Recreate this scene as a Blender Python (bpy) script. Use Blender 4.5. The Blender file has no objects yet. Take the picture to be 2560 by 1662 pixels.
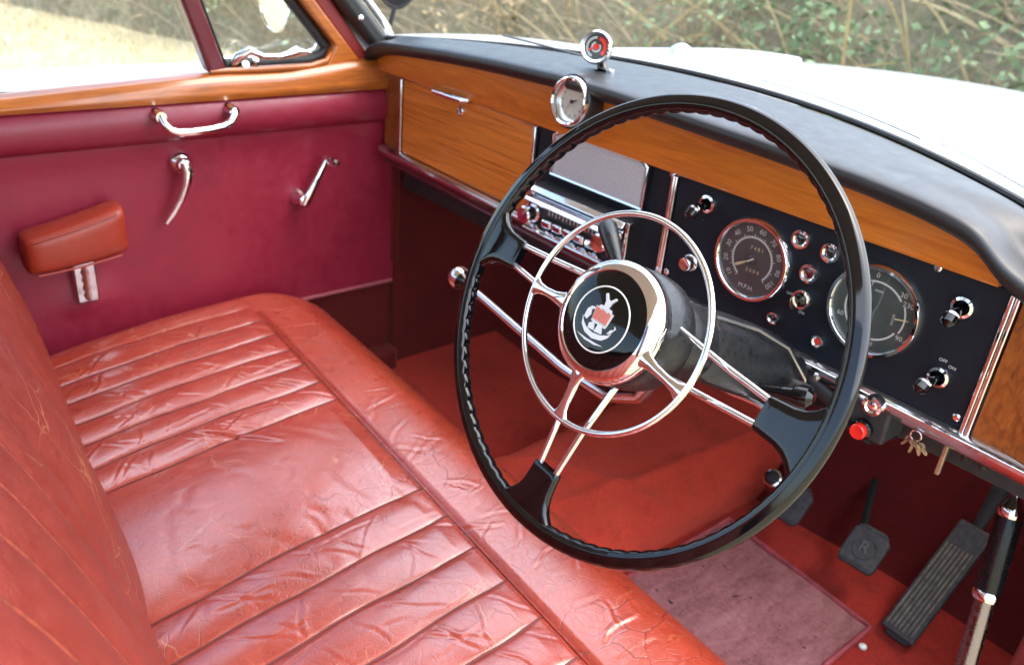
import bpy, bmesh, math, random
import numpy as np
from mathutils import Matrix, Vector
random.seed(7); np.random.seed(7)
rad = math.radians
S = bpy.context.scene
COL = S.collection

# ------------------------------------------------------------------ camera
cam_d = bpy.data.cameras.new('camera'); cam = bpy.data.objects.new('camera', cam_d); COL.objects.link(cam)
cam_d.sensor_width = 36; cam_d.lens = 29.77; cam_d.clip_start = 0.02; cam_d.clip_end = 400
Rr, Ru, Rf = Vector((.6448, .7595, .0859)), Vector((-.3935, .2336, .8891)), Vector((-.6553, .6071, -.4495))
cam.matrix_world = Matrix(((Rr.x, Ru.x, -Rf.x, .783), (Rr.y, Ru.y, -Rf.y, -.9), (Rr.z, Ru.z, -Rf.z, 1.0), (0, 0, 0, 1)))
cam_d.dof.use_dof = True; cam_d.dof.focus_distance = 0.80; cam_d.dof.aperture_fstop = 7.0
S.camera = cam
# ------------------------------------------------------------------ sky, sun, exposure
SUN_EL, SUN_AZ = 66, 45          # azimuth clockwise from +Y: high, very soft light of an overcast day
w = bpy.data.worlds.new('World'); S.world = w; w.use_nodes = True
nt = w.node_tree; bg = nt.nodes['Background']
sky = nt.nodes.new('ShaderNodeTexSky'); sky.sky_type = 'NISHITA'; sky.sun_disc = False
sky.sun_elevation = rad(SUN_EL); sky.sun_rotation = rad(SUN_AZ); sky.dust_density = 3.0; sky.air_density = 1.2; sky.ozone_density = 1.0
nt.links.new(sky.outputs[0], bg.inputs[0]); bg.inputs[1].default_value = 0.15
sl = bpy.data.lights.new('sun', 'SUN'); sl.energy = 1.5; sl.angle = rad(130); sl.color = (1, .985, .96)
so = bpy.data.objects.new('sun', sl); COL.objects.link(so)
sd = Vector((math.sin(rad(SUN_AZ)) * math.cos(rad(SUN_EL)), math.cos(rad(SUN_AZ)) * math.cos(rad(SUN_EL)), math.sin(rad(SUN_EL))))
so.rotation_euler = (-sd).to_track_quat('-Z', 'Y').to_euler(); so.location = (3, -3, 6)
S.view_settings.view_transform = 'Standard'; S.view_settings.look = 'None'; S.view_settings.gamma = 1
S.view_settings.use_curve_mapping = False; S.view_settings.exposure = 2.2
S.render.resolution_x = 1024; S.render.resolution_y = 664
S.render.engine = 'CYCLES'
S.cycles.max_bounces = 10; S.cycles.diffuse_bounces = 5; S.cycles.glossy_bounces = 5; S.cycles.transparent_max_bounces = 16
S.cycles.sample_clamp_indirect = 8

# ------------------------------------------------------------------ materials
def new_mat(name):
    m = bpy.data.materials.new(name); m.use_nodes = True
    return m, m.node_tree, m.node_tree.nodes['Principled BSDF']
def inp(b, k, v):
    if k in b.inputs: b.inputs[k].default_value = v
def obj_coords(t, scale=(1, 1, 1)):
    g = t.nodes.new('ShaderNodeNewGeometry'); mp = t.nodes.new('ShaderNodeMapping')
    mp.inputs['Scale'].default_value = scale
    t.links.new(g.outputs['Position'], mp.inputs['Vector']); return mp.outputs[0]
def ramp(t, src, stops):
    r = t.nodes.new('ShaderNodeValToRGB'); e = r.color_ramp.elements
    while len(e) < len(stops): e.new(.5)
    for el, (p, c) in zip(e, stops): el.position = p; el.color = (*c, 1) if len(c) == 3 else c
    t.links.new(src, r.inputs[0]); return r.outputs[0]
def noise(t, co, scale, detail=4, rough=.55, dist=0):
    n = t.nodes.new('ShaderNodeTexNoise'); n.inputs['Scale'].default_value = scale; n.inputs['Detail'].default_value = detail
    n.inputs['Roughness'].default_value = rough; n.inputs['Distortion'].default_value = dist
    t.links.new(co, n.inputs['Vector']); return n
def bump(t, b, h, strength, dist=.001, prev=None):
    n = t.nodes.new('ShaderNodeBump'); n.inputs['Strength'].default_value = strength; n.inputs['Distance'].default_value = dist
    t.links.new(h, n.inputs['Height'])
    if prev: t.links.new(prev, n.inputs['Normal'])
    t.links.new(n.outputs[0], b.inputs['Normal']); return n.outputs[0]
def mixc(t, fac, a, bb, mode='MIX'):
    n = t.nodes.new('ShaderNodeMix'); n.data_type = 'RGBA'; n.blend_type = mode
    if hasattr(fac, 'node'): t.links.new(fac, n.inputs[0])
    else: n.inputs[0].default_value = fac
    for s, k in ((a, 6), (bb, 7)):
        if hasattr(s, 'node'): t.links.new(s, n.inputs[k])
        else: n.inputs[k].default_value = (*s, 1)
    return n.outputs[2]
def plain(name, c, rough=.5, metal=0, coat=0, spec=.5, var=0.0, vscale=30, bmp=0, bscale=400, bdist=.0005, rvar=0, coatr=.05):
    m, t, b = new_mat(name)
    inp(b, 'Base Color', (*c, 1)); inp(b, 'Roughness', rough); inp(b, 'Metallic', metal); inp(b, 'Coat Weight', coat); inp(b, 'Specular IOR Level', spec)
    inp(b, 'Coat Roughness', coatr)
    co = obj_coords(t)
    if var:
        n = noise(t, co, vscale, 5)
        t.links.new(ramp(t, n.outputs[0], [(.3, tuple(x * (1 - var) for x in c)), (.7, tuple(min(1, x * (1 + var)) for x in c))]), b.inputs['Base Color'])
    if rvar:
        n = noise(t, co, vscale * 1.7, 4)
        t.links.new(ramp(t, n.outputs[0], [(.3, (max(0, rough - rvar),) * 3), (.7, (rough + rvar,) * 3)]), b.inputs['Roughness'])
    if bmp:
        n = noise(t, co, bscale, 3); bump(t, b, n.outputs[0], bmp, bdist)
    return m

def leather(name, base, worn, rough=.36, crack=.5, grain=.5, crackcol=None, crackscale=26, spec=.5, coat=0, tan=0):
    m, t, b = new_mat(name); co = obj_coords(t)
    n1 = noise(t, co, 7, 5, .6); col = ramp(t, n1.outputs[0], [(.28, tuple(x * .8 for x in base)), (.5, base), (.75, worn)])
    n2 = noise(t, co, 60, 4); col = mixc(t, .35, col, ramp(t, n2.outputs[0], [(.3, tuple(x * .7 for x in base)), (.7, worn)]))
    # distorted voronoi edges give the crazing of old hide
    nd = noise(t, co, 14, 3); va = t.nodes.new('ShaderNodeVectorMath'); va.operation = 'MULTIPLY_ADD'
    t.links.new(nd.outputs['Color'], va.inputs[0]); va.inputs[1].default_value = (.05, .05, .05); t.links.new(co, va.inputs[2])
    v = t.nodes.new('ShaderNodeTexVoronoi'); v.feature = 'DISTANCE_TO_EDGE'; v.inputs['Scale'].default_value = crackscale; t.links.new(va.outputs[0], v.inputs['Vector'])
    v2 = t.nodes.new('ShaderNodeTexVoronoi'); v2.feature = 'DISTANCE_TO_EDGE'; v2.inputs['Scale'].default_value = 95; t.links.new(va.outputs[0], v2.inputs['Vector'])
    n3 = noise(t, co, 4.5, 3); mask = ramp(t, n3.outputs[0], [(.50, (0, 0, 0)), (.64, (1, 1, 1))])
    edge = ramp(t, v.outputs[0], [(.0, (1, 1, 1)), (.016, (0, 0, 0))])
    em = t.nodes.new('ShaderNodeMath'); em.operation = 'MULTIPLY'; t.links.new(edge, em.inputs[0]); t.links.new(mask, em.inputs[1])
    if crackcol:
        ec = t.nodes.new('ShaderNodeMath'); ec.operation = 'MULTIPLY'; t.links.new(em.outputs[0], ec.inputs[0]); ec.inputs[1].default_value = crack
        col = mixc(t, ec.outputs[0], col, crackcol)
    if tan:
        v3 = t.nodes.new('ShaderNodeTexVoronoi'); v3.feature = 'DISTANCE_TO_EDGE'; v3.inputs['Scale'].default_value = 11; t.links.new(va.outputs[0], v3.inputs['Vector'])
        n6 = noise(t, co, 9, 4, .6); m6 = ramp(t, n6.outputs[0], [(.50, (0, 0, 0)), (.60, (tan,) * 3)]); e6 = ramp(t, v3.outputs[0], [(0, (1, 1, 1)), (.010, (0, 0, 0))])
        q6 = t.nodes.new('ShaderNodeMath'); q6.operation = 'MULTIPLY'; t.links.new(m6, q6.inputs[0]); t.links.new(e6, q6.inputs[1]); col = mixc(t, q6.outputs[0], col, (.50, .22, .10))
    t.links.new(col, b.inputs['Base Color'])
    inp(b, 'Specular IOR Level', spec)
    t.links.new(ramp(t, n2.outputs[0], [(.3, (rough - .07,) * 3), (.7, (rough + .09,) * 3)]), b.inputs['Roughness'])
    n4 = noise(t, co, 900, 2); p = bump(t, b, n4.outputs[0], .25 * grain, .0006)
    p = bump(t, b, ramp(t, v2.outputs[0], [(0, (0, 0, 0)), (.10, (1, 1, 1))]), .35 * grain, .0008, p)
    inv = t.nodes.new('ShaderNodeMath'); inv.operation = 'SUBTRACT'; inv.inputs[0].default_value = 1; t.links.new(em.outputs[0], inv.inputs[1])
    p = bump(t, b, inv.outputs[0], crack, .0018, p)
    n5 = noise(t, co, 24, 4, .6, .6); bump(t, b, n5.outputs[0], .16 * grain, .002, p)
    if coat: inp(b, 'Coat Weight', coat); inp(b, 'Coat Roughness', .26); inp(b, 'Coat IOR', 1.75)
    return m

def wood(name, a, bcol, stretch=(1.2, 14, 22), scale=1.0, coat=.5, streak=.4):
    m, t, b = new_mat(name); co = obj_coords(t, stretch)
    n = noise(t, co, 2.2 * scale, 6, .62, 1.1); n2 = noise(t, obj_coords(t, tuple(s * 5 for s in stretch)), 3 * scale, 3, .6)
    c = ramp(t, n.outputs[0], [(.30, bcol), (.44, a), (.52, tuple(x * .8 for x in a)), (.60, tuple(min(1, x * 1.15) for x in a)), (.75, tuple(x * .75 for x in a))])
    c = mixc(t, .35, c, ramp(t, n2.outputs[0], [(.35, bcol), (.65, a)]))
    n3 = noise(t, obj_coords(t, tuple(q * 1.6 for q in stretch)), 1.9 * scale, 3, .5, .5)
    c = mixc(t, ramp(t, n3.outputs[0], [(.46, (0, 0, 0)), (.50, (streak,) * 3), (.54, (0, 0, 0))]), c, tuple(q * .6 for q in bcol))
    t.links.new(c, b.inputs['Base Color']); inp(b, 'Roughness', .32); inp(b, 'Coat Weight', coat); inp(b, 'Coat Roughness', .12)
    bump(t, b, n2.outputs[0], .12, .0004); return m

def carpet(name, a, bcol, dirt=(.03, .008, .005)):
    m, t, b = new_mat(name); co = obj_coords(t)
    n = noise(t, co, 5, 5, .65); n2 = noise(t, co, 420, 2); n3 = noise(t, co, 15, 5, .7)
    c = ramp(t, n.outputs[0], [(.3, bcol), (.6, a)])
    c = mixc(t, ramp(t, n3.outputs[0], [(.52, (0, 0, 0)), (.75, (.6, .6, .6))]), c, dirt)
    c = mixc(t, .35, c, ramp(t, n2.outputs[0], [(.3, tuple(x * .5 for x in bcol)), (.7, tuple(min(1, x * 1.3) for x in a))]))
    t.links.new(c, b.inputs['Base Color']); inp(b, 'Roughness', .9); inp(b, 'Specular IOR Level', .15); inp(b, 'Sheen Weight', .25); inp(b, 'Sheen Tint', (.9, .35, .25, 1))
    p = bump(t, b, n2.outputs[0], .9, .003); bump(t, b, n3.outputs[0], .25, .005, p); return m

def glass(name, tint=(.97, .99, .98), refl=.9):
    m = bpy.data.materials.new(name); m.use_nodes = True; t = m.node_tree; t.nodes.clear()
    o = t.nodes.new('ShaderNodeOutputMaterial'); tr = t.nodes.new('ShaderNodeBsdfTransparent'); tr.inputs[0].default_value = (*tint, 1)
    g = t.nodes.new('ShaderNodeBsdfGlossy'); g.inputs['Roughness'].default_value = .02; g.inputs[0].default_value = (refl,) * 3 + (1,)
    lw = t.nodes.new('ShaderNodeLayerWeight'); lw.inputs[0].default_value = .5; pw = t.nodes.new('ShaderNodeMath'); pw.operation = 'POWER'; pw.inputs[1].default_value = 5
    t.links.new(lw.outputs['Facing'], pw.inputs[0]); ma = t.nodes.new('ShaderNodeMath'); ma.operation = 'MULTIPLY_ADD'; ma.inputs[1].default_value = .9; ma.inputs[2].default_value = .045
    t.links.new(pw.outputs[0], ma.inputs[0]); mx = t.nodes.new('ShaderNodeMixShader')
    t.links.new(ma.outputs[0], mx.inputs[0]); t.links.new(tr.outputs[0], mx.inputs[1]); t.links.new(g.outputs[0], mx.inputs[2]); t.links.new(mx.outputs[0], o.inputs[0])
    return m

M = {}
M['seat'] = leather('seat_leather', (.30, .031, .015), (.36, .047, .024), rough=.33, crack=.45, grain=.7, crackcol=(.14, .015, .01), spec=.6, coat=.85, tan=.75)
M['seat_roll'] = leather('seat_front_leather', (.32, .036, .017), (.38, .056, .028), rough=.31, crack=.6, grain=.8, crackcol=(.07, .012, .01), crackscale=19, spec=.6, coat=.85, tan=.4)
M['back'] = leather('backrest_leather', (.23, .024, .013), (.27, .033, .018), rough=.5, crack=.8, grain=.7, crackcol=(.55, .20, .08), crackscale=12)
M['door'] = leather('door_leathercloth', (.25, .012, .034), (.27, .014, .039), rough=.42, crack=.0, grain=.18)
M['door_roll'] = leather('door_roll_leathercloth', (.21, .011, .030), (.23, .013, .034), rough=.40, crack=.0, grain=.18)
M['armrest'] = leather('armrest_leather', (.30, .032, .014), (.34, .04, .018), rough=.40, crack=.1, grain=.4)
M['wood'] = wood('honey_walnut', (.64, .21, .026), (.30, .062, .007), (.7, 14, 34), streak=.5)
M['wood_rail'] = wood('fascia_walnut', (.58, .175, .019), (.36, .085, .008), (1.0, 10, 14), 1.2, streak=.12)
M['wood_door'] = wood('door_walnut', (.42, .12, .018), (.13, .03, .006), (14, 1.0, 14), streak=.25)
M['wood_end'] = wood('figured_walnut', (.30, .085, .014), (.10, .02, .004), (8, 8, 3.0), 1.6)
M['pad'] = plain('black_pad_vinyl', (.011, .0115, .013), .42, spec=.6, bmp=.25, bscale=700, bdist=.0006, rvar=.05)
M['panel'] = plain('black_panel_cloth', (.0055, .0075, .013), .6, spec=.25, bmp=.3, bscale=900, bdist=.0005, var=.3, vscale=15)
M['chrome'] = plain('chrome', (.80, .81, .82), .07, 1.0, rvar=.03, vscale=60)
M['chrome_old'] = plain('pitted_chrome', (.66, .66, .66), .16, 1.0, rvar=.07, vscale=120, bmp=.15, bscale=300, bdist=.0003)
M['dark_steel'] = plain('dark_steel', (.010, .010, .011), .55, spec=.3)
M['trim_dark'] = plain('unseen_rear_trim', (.10, .010, .014), .6)
M['grip'] = plain('black_grip', (.006, .006, .007), .28, spec=.4, rvar=.06, vscale=80)
M['dull_chrome'] = plain('dull_chrome', (.28, .24, .24), .26, 1.0, rvar=.1, vscale=90, bmp=.2, bscale=200)
M['satin'] = plain('satin_metal', (.60, .62, .63), .30, 1.0)
M['bakelite'] = plain('black_bakelite', (.0025, .0025, .003), .055, coat=.0, spec=.5, rvar=.02, vscale=90, bmp=.04, bscale=60, bdist=.0006)
M['hubface'] = plain('gloss_black_badge', (.002, .002, .0025), .05, spec=.4)
M['rubber'] = plain('black_rubber', (.018, .018, .019), .6, var=.4, vscale=60, bmp=.3, bscale=500)
M['column'] = plain('crackle_column', (.008, .009, .011), .34, spec=.45, var=.5, vscale=90, bmp=.35, bscale=420, bdist=.0008, rvar=.1)
M['dial'] = plain('grey_dial', (.055, .052, .050), .55, var=.12, vscale=30)
M['dial_green'] = plain('green_grey_dial', (.045, .055, .052), .5, var=.2, vscale=40)
M['mark'] = plain('dial_mark', (.55, .54, .50), .6)
M['mark_gold'] = plain('gold_mark', (.58, .48, .26), .6)
M['cream_dial'] = plain('cream_dial', (.44, .41, .35), .55, var=.12, vscale=150)
M['white'] = plain('white_ivory', (.78, .77, .73), .4)
M['red'] = plain('red_plastic', (.75, .02, .012), .3, coat=.4)
M['jewel'] = plain('dark_red_jewel', (.10, .005, .006), .15, coat=.8)
M['darkjewel'] = plain('dark_jewel', (.01, .008, .008), .15, coat=.8)
M['silver'] = plain('silver_enamel', (.70, .70, .69), .35, .3)
M['sail'] = plain('orange_enamel', (.60, .085, .02), .3, coat=.6)
M['carpet'] = carpet('red_carpet', (.46, .034, .022), (.30, .018, .013))
M['tunnel'] = carpet('orange_red_carpet', (.56, .052, .026), (.36, .026, .016), dirt=(.05, .012, .008))
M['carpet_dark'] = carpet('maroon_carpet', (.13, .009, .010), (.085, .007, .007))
m, t, b = new_mat('faded_pink_mat'); co = obj_coords(t); n1 = noise(t, obj_coords(t, (3, 1, 1)), 9, 6, .7, .4); n2 = noise(t, co, 130, 4, .7); n3 = noise(t, co, 55, 2, .5)
c_ = ramp(t, n1.outputs[0], [(.30, (.12, .035, .035)), (.45, (.26, .085, .085)), (.60, (.36, .14, .145)), (.75, (.44, .22, .22))])
c_ = mixc(t, .3, c_, ramp(t, n2.outputs[0], [(.35, (.10, .03, .03)), (.65, (.42, .20, .20))]))
c_ = mixc(t, ramp(t, n3.outputs[0], [(.68, (0, 0, 0)), (.73, (1, 1, 1))]), c_, (.03, .012, .01))
t.links.new(c_, b.inputs['Base Color']); t.links.new(ramp(t, n1.outputs[0], [(.3, (.75,) * 3), (.7, (.42,) * 3)]), b.inputs['Roughness']); p_ = bump(t, b, n2.outputs[0], .5, .0015); bump(t, b, n1.outputs[0], .4, .006, p_); M['mat'] = m
M['binding'] = plain('mat_binding', (.30, .05, .06), .6, var=.3, vscale=60)
M['piping'] = plain('piping', (.36, .09, .11), .35)
M['pedal'] = plain('worn_pedal_rubber', (.045, .047, .05), .62, var=.45, vscale=120, bmp=.5, bscale=300)
M['rib_pale'] = plain('pale_rib', (.15, .14, .11), .5, var=.5, vscale=80)  # paler than the tread rubber, so the ribs stand out
M['paint'] = plain('ivory_white_paint', (.50, .53, .54), .35, coat=.7)
M['maroon_paint'] = plain('maroon_frame_paint', (.11, .018, .025), .25, coat=.5)
M['red_trim'] = plain('red_pillar_trim', (.22, .02, .02), .4)
M['headlining'] = plain('headlining_cloth', (.62, .60, .56), .9)  # pale tone of the unseen roof gives fill and lighter chrome reflections
M['lead'] = plain('brass_key', (.36, .27, .17), .35, .7, var=.3, vscale=200)
M['speaker'] = plain('silver_mesh', (.26, .27, .28), .5, .2)
M['speaker_rib'] = plain('silver_mesh_rib', (.72, .74, .76), .45, .3)
M['mirror'] = plain('mirror_glass', (.9, .9, .9), .02, 1.0)
M['glass'] = glass('window_glass')
M['dialglass'] = glass('dial_glass', (.96, .97, .97), .8)

# ------------------------------------------------------------------ mesh builder
class MB:
    def __init__(s): s.v = []; s.f = []
    def add(s, vs, fs):
        o = len(s.v); s.v += [tuple(x) for x in vs]; s.f += [tuple(i + o for i in f) for f in fs]; return s
    def box(s, x0, x1, y0, y1, z0, z1, F=None):
        vs = [(x, y, z) for z in (z0, z1) for y in (y0, y1) for x in (x0, x1)]
        if F: vs = [F(*q) for q in vs]
        return s.add(vs, [(0, 2, 3, 1), (4, 5, 7, 6), (0, 1, 5, 4), (2, 6, 7, 3), (0, 4, 6, 2), (1, 3, 7, 5)])
    def loft(s, secs, closed=True, cap=True, ring=False):
        n = len(secs[0]); m = len(secs); vs = [p for sc in secs for p in sc]; fs = []
        for i in range(m if ring else m - 1):
            j = (i + 1) % m
            for k in range(n if closed else n - 1):
                l = (k + 1) % n; fs.append((i * n + k, i * n + l, j * n + l, j * n + k))
        if cap and closed and not ring:
            fs.append(tuple(range(n - 1, -1, -1))); fs.append(tuple((m - 1) * n + k for k in range(n)))
        return s.add(vs, fs)
    def tube(s, pts, r, n=12, ring=False, flat=1.0, up=None):
        P = [Vector(p) for p in pts]; m = len(P); rs = r if isinstance(r, (list, tuple)) else [r] * m
        T = [((P[(i + 1) % m] - P[i - 1]) if ring else (P[min(i + 1, m - 1)] - P[max(i - 1, 0)])).normalized() for i in range(m)]
        a = Vector(up) if up else (Vector((0, 0, 1)) if abs(T[0].z) < .9 else Vector((1, 0, 0)))
        u = (a - T[0] * a.dot(T[0])).normalized(); secs = []
        for i in range(m):
            u = (u - T[i] * u.dot(T[i])).normalized(); v = T[i].cross(u)
            secs.append([P[i] + rs[i] * (math.cos(q) * u * flat + math.sin(q) * v) for q in (2 * math.pi * k / n for k in range(n))])
        return s.loft(secs, True, True, ring)
    def lathe(s, prof, F, n=48):
        secs = [[F(r * math.cos(2 * math.pi * k / n), r * math.sin(2 * math.pi * k / n), h) for k in range(n)] for r, h in prof]
        return s.loft(secs, True, False)
    def prism(s, poly, F, h0, h1):
        n = len(poly); vs = [F(x, y, h0) for x, y in poly] + [F(x, y, h1) for x, y in poly]
        return s.add(vs, [tuple(range(n - 1, -1, -1)), tuple(range(n, 2 * n))] + [(i, (i + 1) % n, n + (i + 1) % n, n + i) for i in range(n)])
    def grid(s, fn, us, vs_):
        n = len(vs_); vs = [fn(u, v) for u in us for v in vs_]
        return s.add(vs, [(i * n + k, i * n + k + 1, (i + 1) * n + k + 1, (i + 1) * n + k) for i in range(len(us) - 1) for k in range(n - 1)])
    def build(s, name, mat, parent=None, smooth=True, bevel=0, sharp=38, sub=0, fixn=True, seg=2):
        V = np.array([tuple(p) for p in s.v], float); c = (V.min(0) + V.max(0)) / 2
        me = bpy.data.meshes.new(name); me.from_pydata([tuple(p) for p in (V - c)], [], s.f)
        if fixn:
            bm = bmesh.new(); bm.from_mesh(me); bmesh.ops.recalc_face_normals(bm, faces=bm.faces); bm.to_mesh(me); bm.free()
        me.materials.append(M[mat]); me.polygons.foreach_set('use_smooth', [smooth] * len(me.polygons))
        if smooth and sharp: me.set_sharp_from_angle(angle=rad(sharp))
        me.update(); o = bpy.data.objects.new(name, me); COL.objects.link(o)
        o.location = c
        if parent: o.parent = parent; o.location = Vector(c) - world_of(parent)
        if bevel:
            b = o.modifiers.new('bevel', 'BEVEL'); b.width = bevel; b.segments = seg; b.limit_method = 'ANGLE'; b.angle_limit = rad(40)
        return o
def world_of(o):
    p = Vector(o.location)
    while o.parent: o = o.parent; p += Vector(o.location)
    return p
def thing(name, loc, label, cat, group=None):
    o = bpy.data.objects.new(name, None); COL.objects.link(o); o.location = loc; o.empty_display_size = .05
    o['label'] = label; o['category'] = cat
    if group: o['group'] = group
    return o
def tag(o, label, cat, group=None):
    o['label'] = label; o['category'] = cat
    if group: o['group'] = group
    return o
def kind(o, k): o['kind'] = k; return o
def frame(o, u, v, n):
    o, u, v, n = map(Vector, (o, u, v, n)); return lambda x, y, h=0: o + u * x + v * y + n * h
def dashF(x, z, y=0): return frame((x, y, z), (1, 0, 0), (0, 0, 1), (0, -1, 0))
def circ(r, n=32, a0=0, a1=360): return [(r * math.cos(rad(a0 + (a1 - a0) * k / n)), r * math.sin(rad(a0 + (a1 - a0) * k / n))) for k in range(n if a1 - a0 == 360 else n + 1)]
def torus(mb, F, R, r, h=0, n=64, m=10, rz=None):
    secs = []
    for i in range(n):
        a = 2 * math.pi * i / n
        secs.append([F((R + r * math.cos(q)) * math.cos(a), (R + r * math.cos(q)) * math.sin(a), h + (rz or r) * math.sin(q)) for q in (2 * math.pi * k / m for k in range(m))])
    return mb.loft(secs, True, False, True)
def arcband(mb, F, r0, r1, a0, a1, h0, h1, n=24):
    poly = [(r1 * math.cos(rad(a0 + (a1 - a0) * k / n)), r1 * math.sin(rad(a0 + (a1 - a0) * k / n))) for k in range(n + 1)] + \
           [(r0 * math.cos(rad(a1 + (a0 - a1) * k / n)), r0 * math.sin(rad(a1 + (a0 - a1) * k / n))) for k in range(n + 1)]
    vs0 = [F(x, y, h0) for x, y in poly]; vs1 = [F(x, y, h1) for x, y in poly]; N = len(poly)
    fs = []
    for k in range(n):
        fs += [(k, k + 1, N - 2 - k, N - 1 - k), (N + k, N + k + 1, 2 * N - 2 - k, 2 * N - 1 - k)]
    fs += [(i, (i + 1) % N, N + (i + 1) % N, N + i) for i in range(N)]
    return mb.add(vs0 + vs1, fs)
def text(name, body, size, F, mat, parent, h=.0006, rot=0):
    cu = bpy.data.curves.new(name, 'FONT'); cu.body = body; cu.size = size; cu.align_x = 'CENTER'; cu.align_y = 'CENTER'; cu.resolution_u = 2
    ob = bpy.data.objects.new(name, cu); COL.objects.link(ob)
    me = bpy.data.meshes.new_from_object(ob); bpy.data.objects.remove(ob); bpy.data.curves.remove(cu)
    c, s_ = math.cos(rot), math.sin(rot); mb = MB()
    mb.add([F(v.co.x * c - v.co.y * s_, v.co.x * s_ + v.co.y * c, h) for v in me.vertices], [tuple(p.vertices) for p in me.polygons])
    bpy.data.meshes.remove(me)
    return mb.build(name, mat, parent, smooth=False, fixn=False)
def lerp(tab, x):
    if x <= tab[0][0]: return tab[0][1]
    for (a, ya), (b, yb) in zip(tab, tab[1:]):
        if x <= b:
            t_ = (x - a) / (b - a); return ya + (yb - ya) * t_
    return tab[-1][1]
def lin(a, b, n): return [a + (b - a) * i / (n - 1) for i in range(n)]

# ================================================================== outside: ground, bank
def gn(seed):
    r_ = random.Random(seed); W_ = [(r_.uniform(.2, 1.6), r_.uniform(.2, 1.6), r_.uniform(0, 6.3)) for _ in range(7)]
    return lambda x, y: sum(math.sin(a * x * 2 + p_) * math.cos(b * y * 2 + p_ * 1.7) for a, b, p_ in W_) / 7
GZ = -.30
m, t, b = new_mat('dry_turf'); co = obj_coords(t); n1 = noise(t, co, .9, 6, .65); n2 = noise(t, co, 26, 4, .7)
c_ = ramp(t, n1.outputs[0], [(.3, (.29, .25, .15)), (.55, (.40, .35, .22)), (.75, (.24, .215, .13))])
c_ = mixc(t, .5, c_, ramp(t, n2.outputs[0], [(.3, (.19, .16, .09)), (.6, (.47, .42, .28)), (.8, (.56, .52, .38))]))
t.links.new(c_, b.inputs['Base Color']); inp(b, 'Roughness', .95); inp(b, 'Specular IOR Level', .1); bump(t, b, n2.outputs[0], .8, .03); M['turf'] = m
m, t, b = new_mat('bank_earth'); co = obj_coords(t); n1 = noise(t, co, 2.2, 6, .7); n2 = noise(t, co, 18, 5, .7)
c_ = ramp(t, n1.outputs[0], [(.32, (.13, .12, .07)), (.5, (.25, .21, .14)), (.62, (.15, .17, .09)), (.78, (.34, .30, .21))])
c_ = mixc(t, .5, c_, ramp(t, n2.outputs[0], [(.3, (.09, .085, .05)), (.7, (.38, .33, .23))]))
t.links.new(c_, b.inputs['Base Color']); inp(b, 'Roughness', 1); inp(b, 'Specular IOR Level', .05); bump(t, b, n2.outputs[0], 1, .06); M['bank'] = m
g = MB(); gnz = gn(1)
g.grid(lambda x, y: (x, y, GZ + .03 * gnz(x * 2, y * 2)), [-60, -30] + lin(-14, 8, 60) + [30, 60], [-60, -30] + lin(-10, 10, 56) + [30, 60])
kind(g.build('ground', 'turf', fixn=False), 'structure')
BASE = [(-16, -1.6), (-9.2, 1.15), (-6.6, 2.05), (-3.5, 3.2), (0, 4.3), (4, 5.1), (12, 6)]
def base_y(x): return lerp(BASE, x)
bnz = gn(3)
def bank_pt(x, d):      # d = distance up the bank face
    h = 1.75 * (1 - math.exp(-d / 1.1)) if d > 0 else d * .4
    yy = base_y(x) + d * .62 + .18 * bnz(x * 1.5, d * 2); return Vector((x - d * .22, yy, GZ - .05 + h + .12 * bnz(x * 2.3, d * 3)))
g = MB(); g.grid(lambda x, d: bank_pt(x, d), lin(-16, 10, 120), [-.3, 0] + lin(.08, 6, 34))
kind(g.build('bank', 'bank', fixn=False), 'structure')
# dry grass over the turf and dead stems over the bank: uncountable
def leafmat(name, a, bcol, tr=.3):
    m, t, b = new_mat(name); co = obj_coords(t); n = noise(t, co, 7, 4, .7)
    t.links.new(ramp(t, n.outputs[0], [(.35, a), (.65, bcol)]), b.inputs['Base Color']); inp(b, 'Roughness', .6); inp(b, 'Specular IOR Level', .25)
    inp(b, 'Transmission Weight', 0); return m
M['straw'] = leafmat('straw', (.40, .31, .17), (.58, .48, .29)); M['deadstem'] = leafmat('dead_stem', (.26, .20, .12), (.52, .43, .28))
M['leaf_pale'] = leafmat('pale_leaf', (.17, .25, .13), (.30, .38, .22)); M['leaf_deep'] = leafmat('deep_leaf', (.10, .16, .08), (.22, .28, .14)); M['leaf_dry'] = leafmat('dry_leaf', (.28, .20, .10), (.42, .33, .20))
g = MB(); r_ = random.Random(5)
for _ in range(9000):
    x = r_.uniform(-11, -1.6); y = r_.uniform(-2.2, base_y(x) + .2); h = r_.uniform(.03, .10); a = r_.uniform(0, 6.28); dx, dy = math.cos(a) * .008, math.sin(a) * .008; lx, ly = r_.uniform(-.06, .06), r_.uniform(-.06, .06)
    g.add([(x - dx, y - dy, GZ - .03), (x + dx, y + dy, GZ - .03), (x + lx, y + ly, GZ + h)], [(0, 1, 2)])
o = g.build('dry_grass', 'straw', smooth=False, fixn=False); kind(o, 'stuff'); tag(o, 'short bleached dry grass beyond the passenger window', 'grass')
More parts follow.
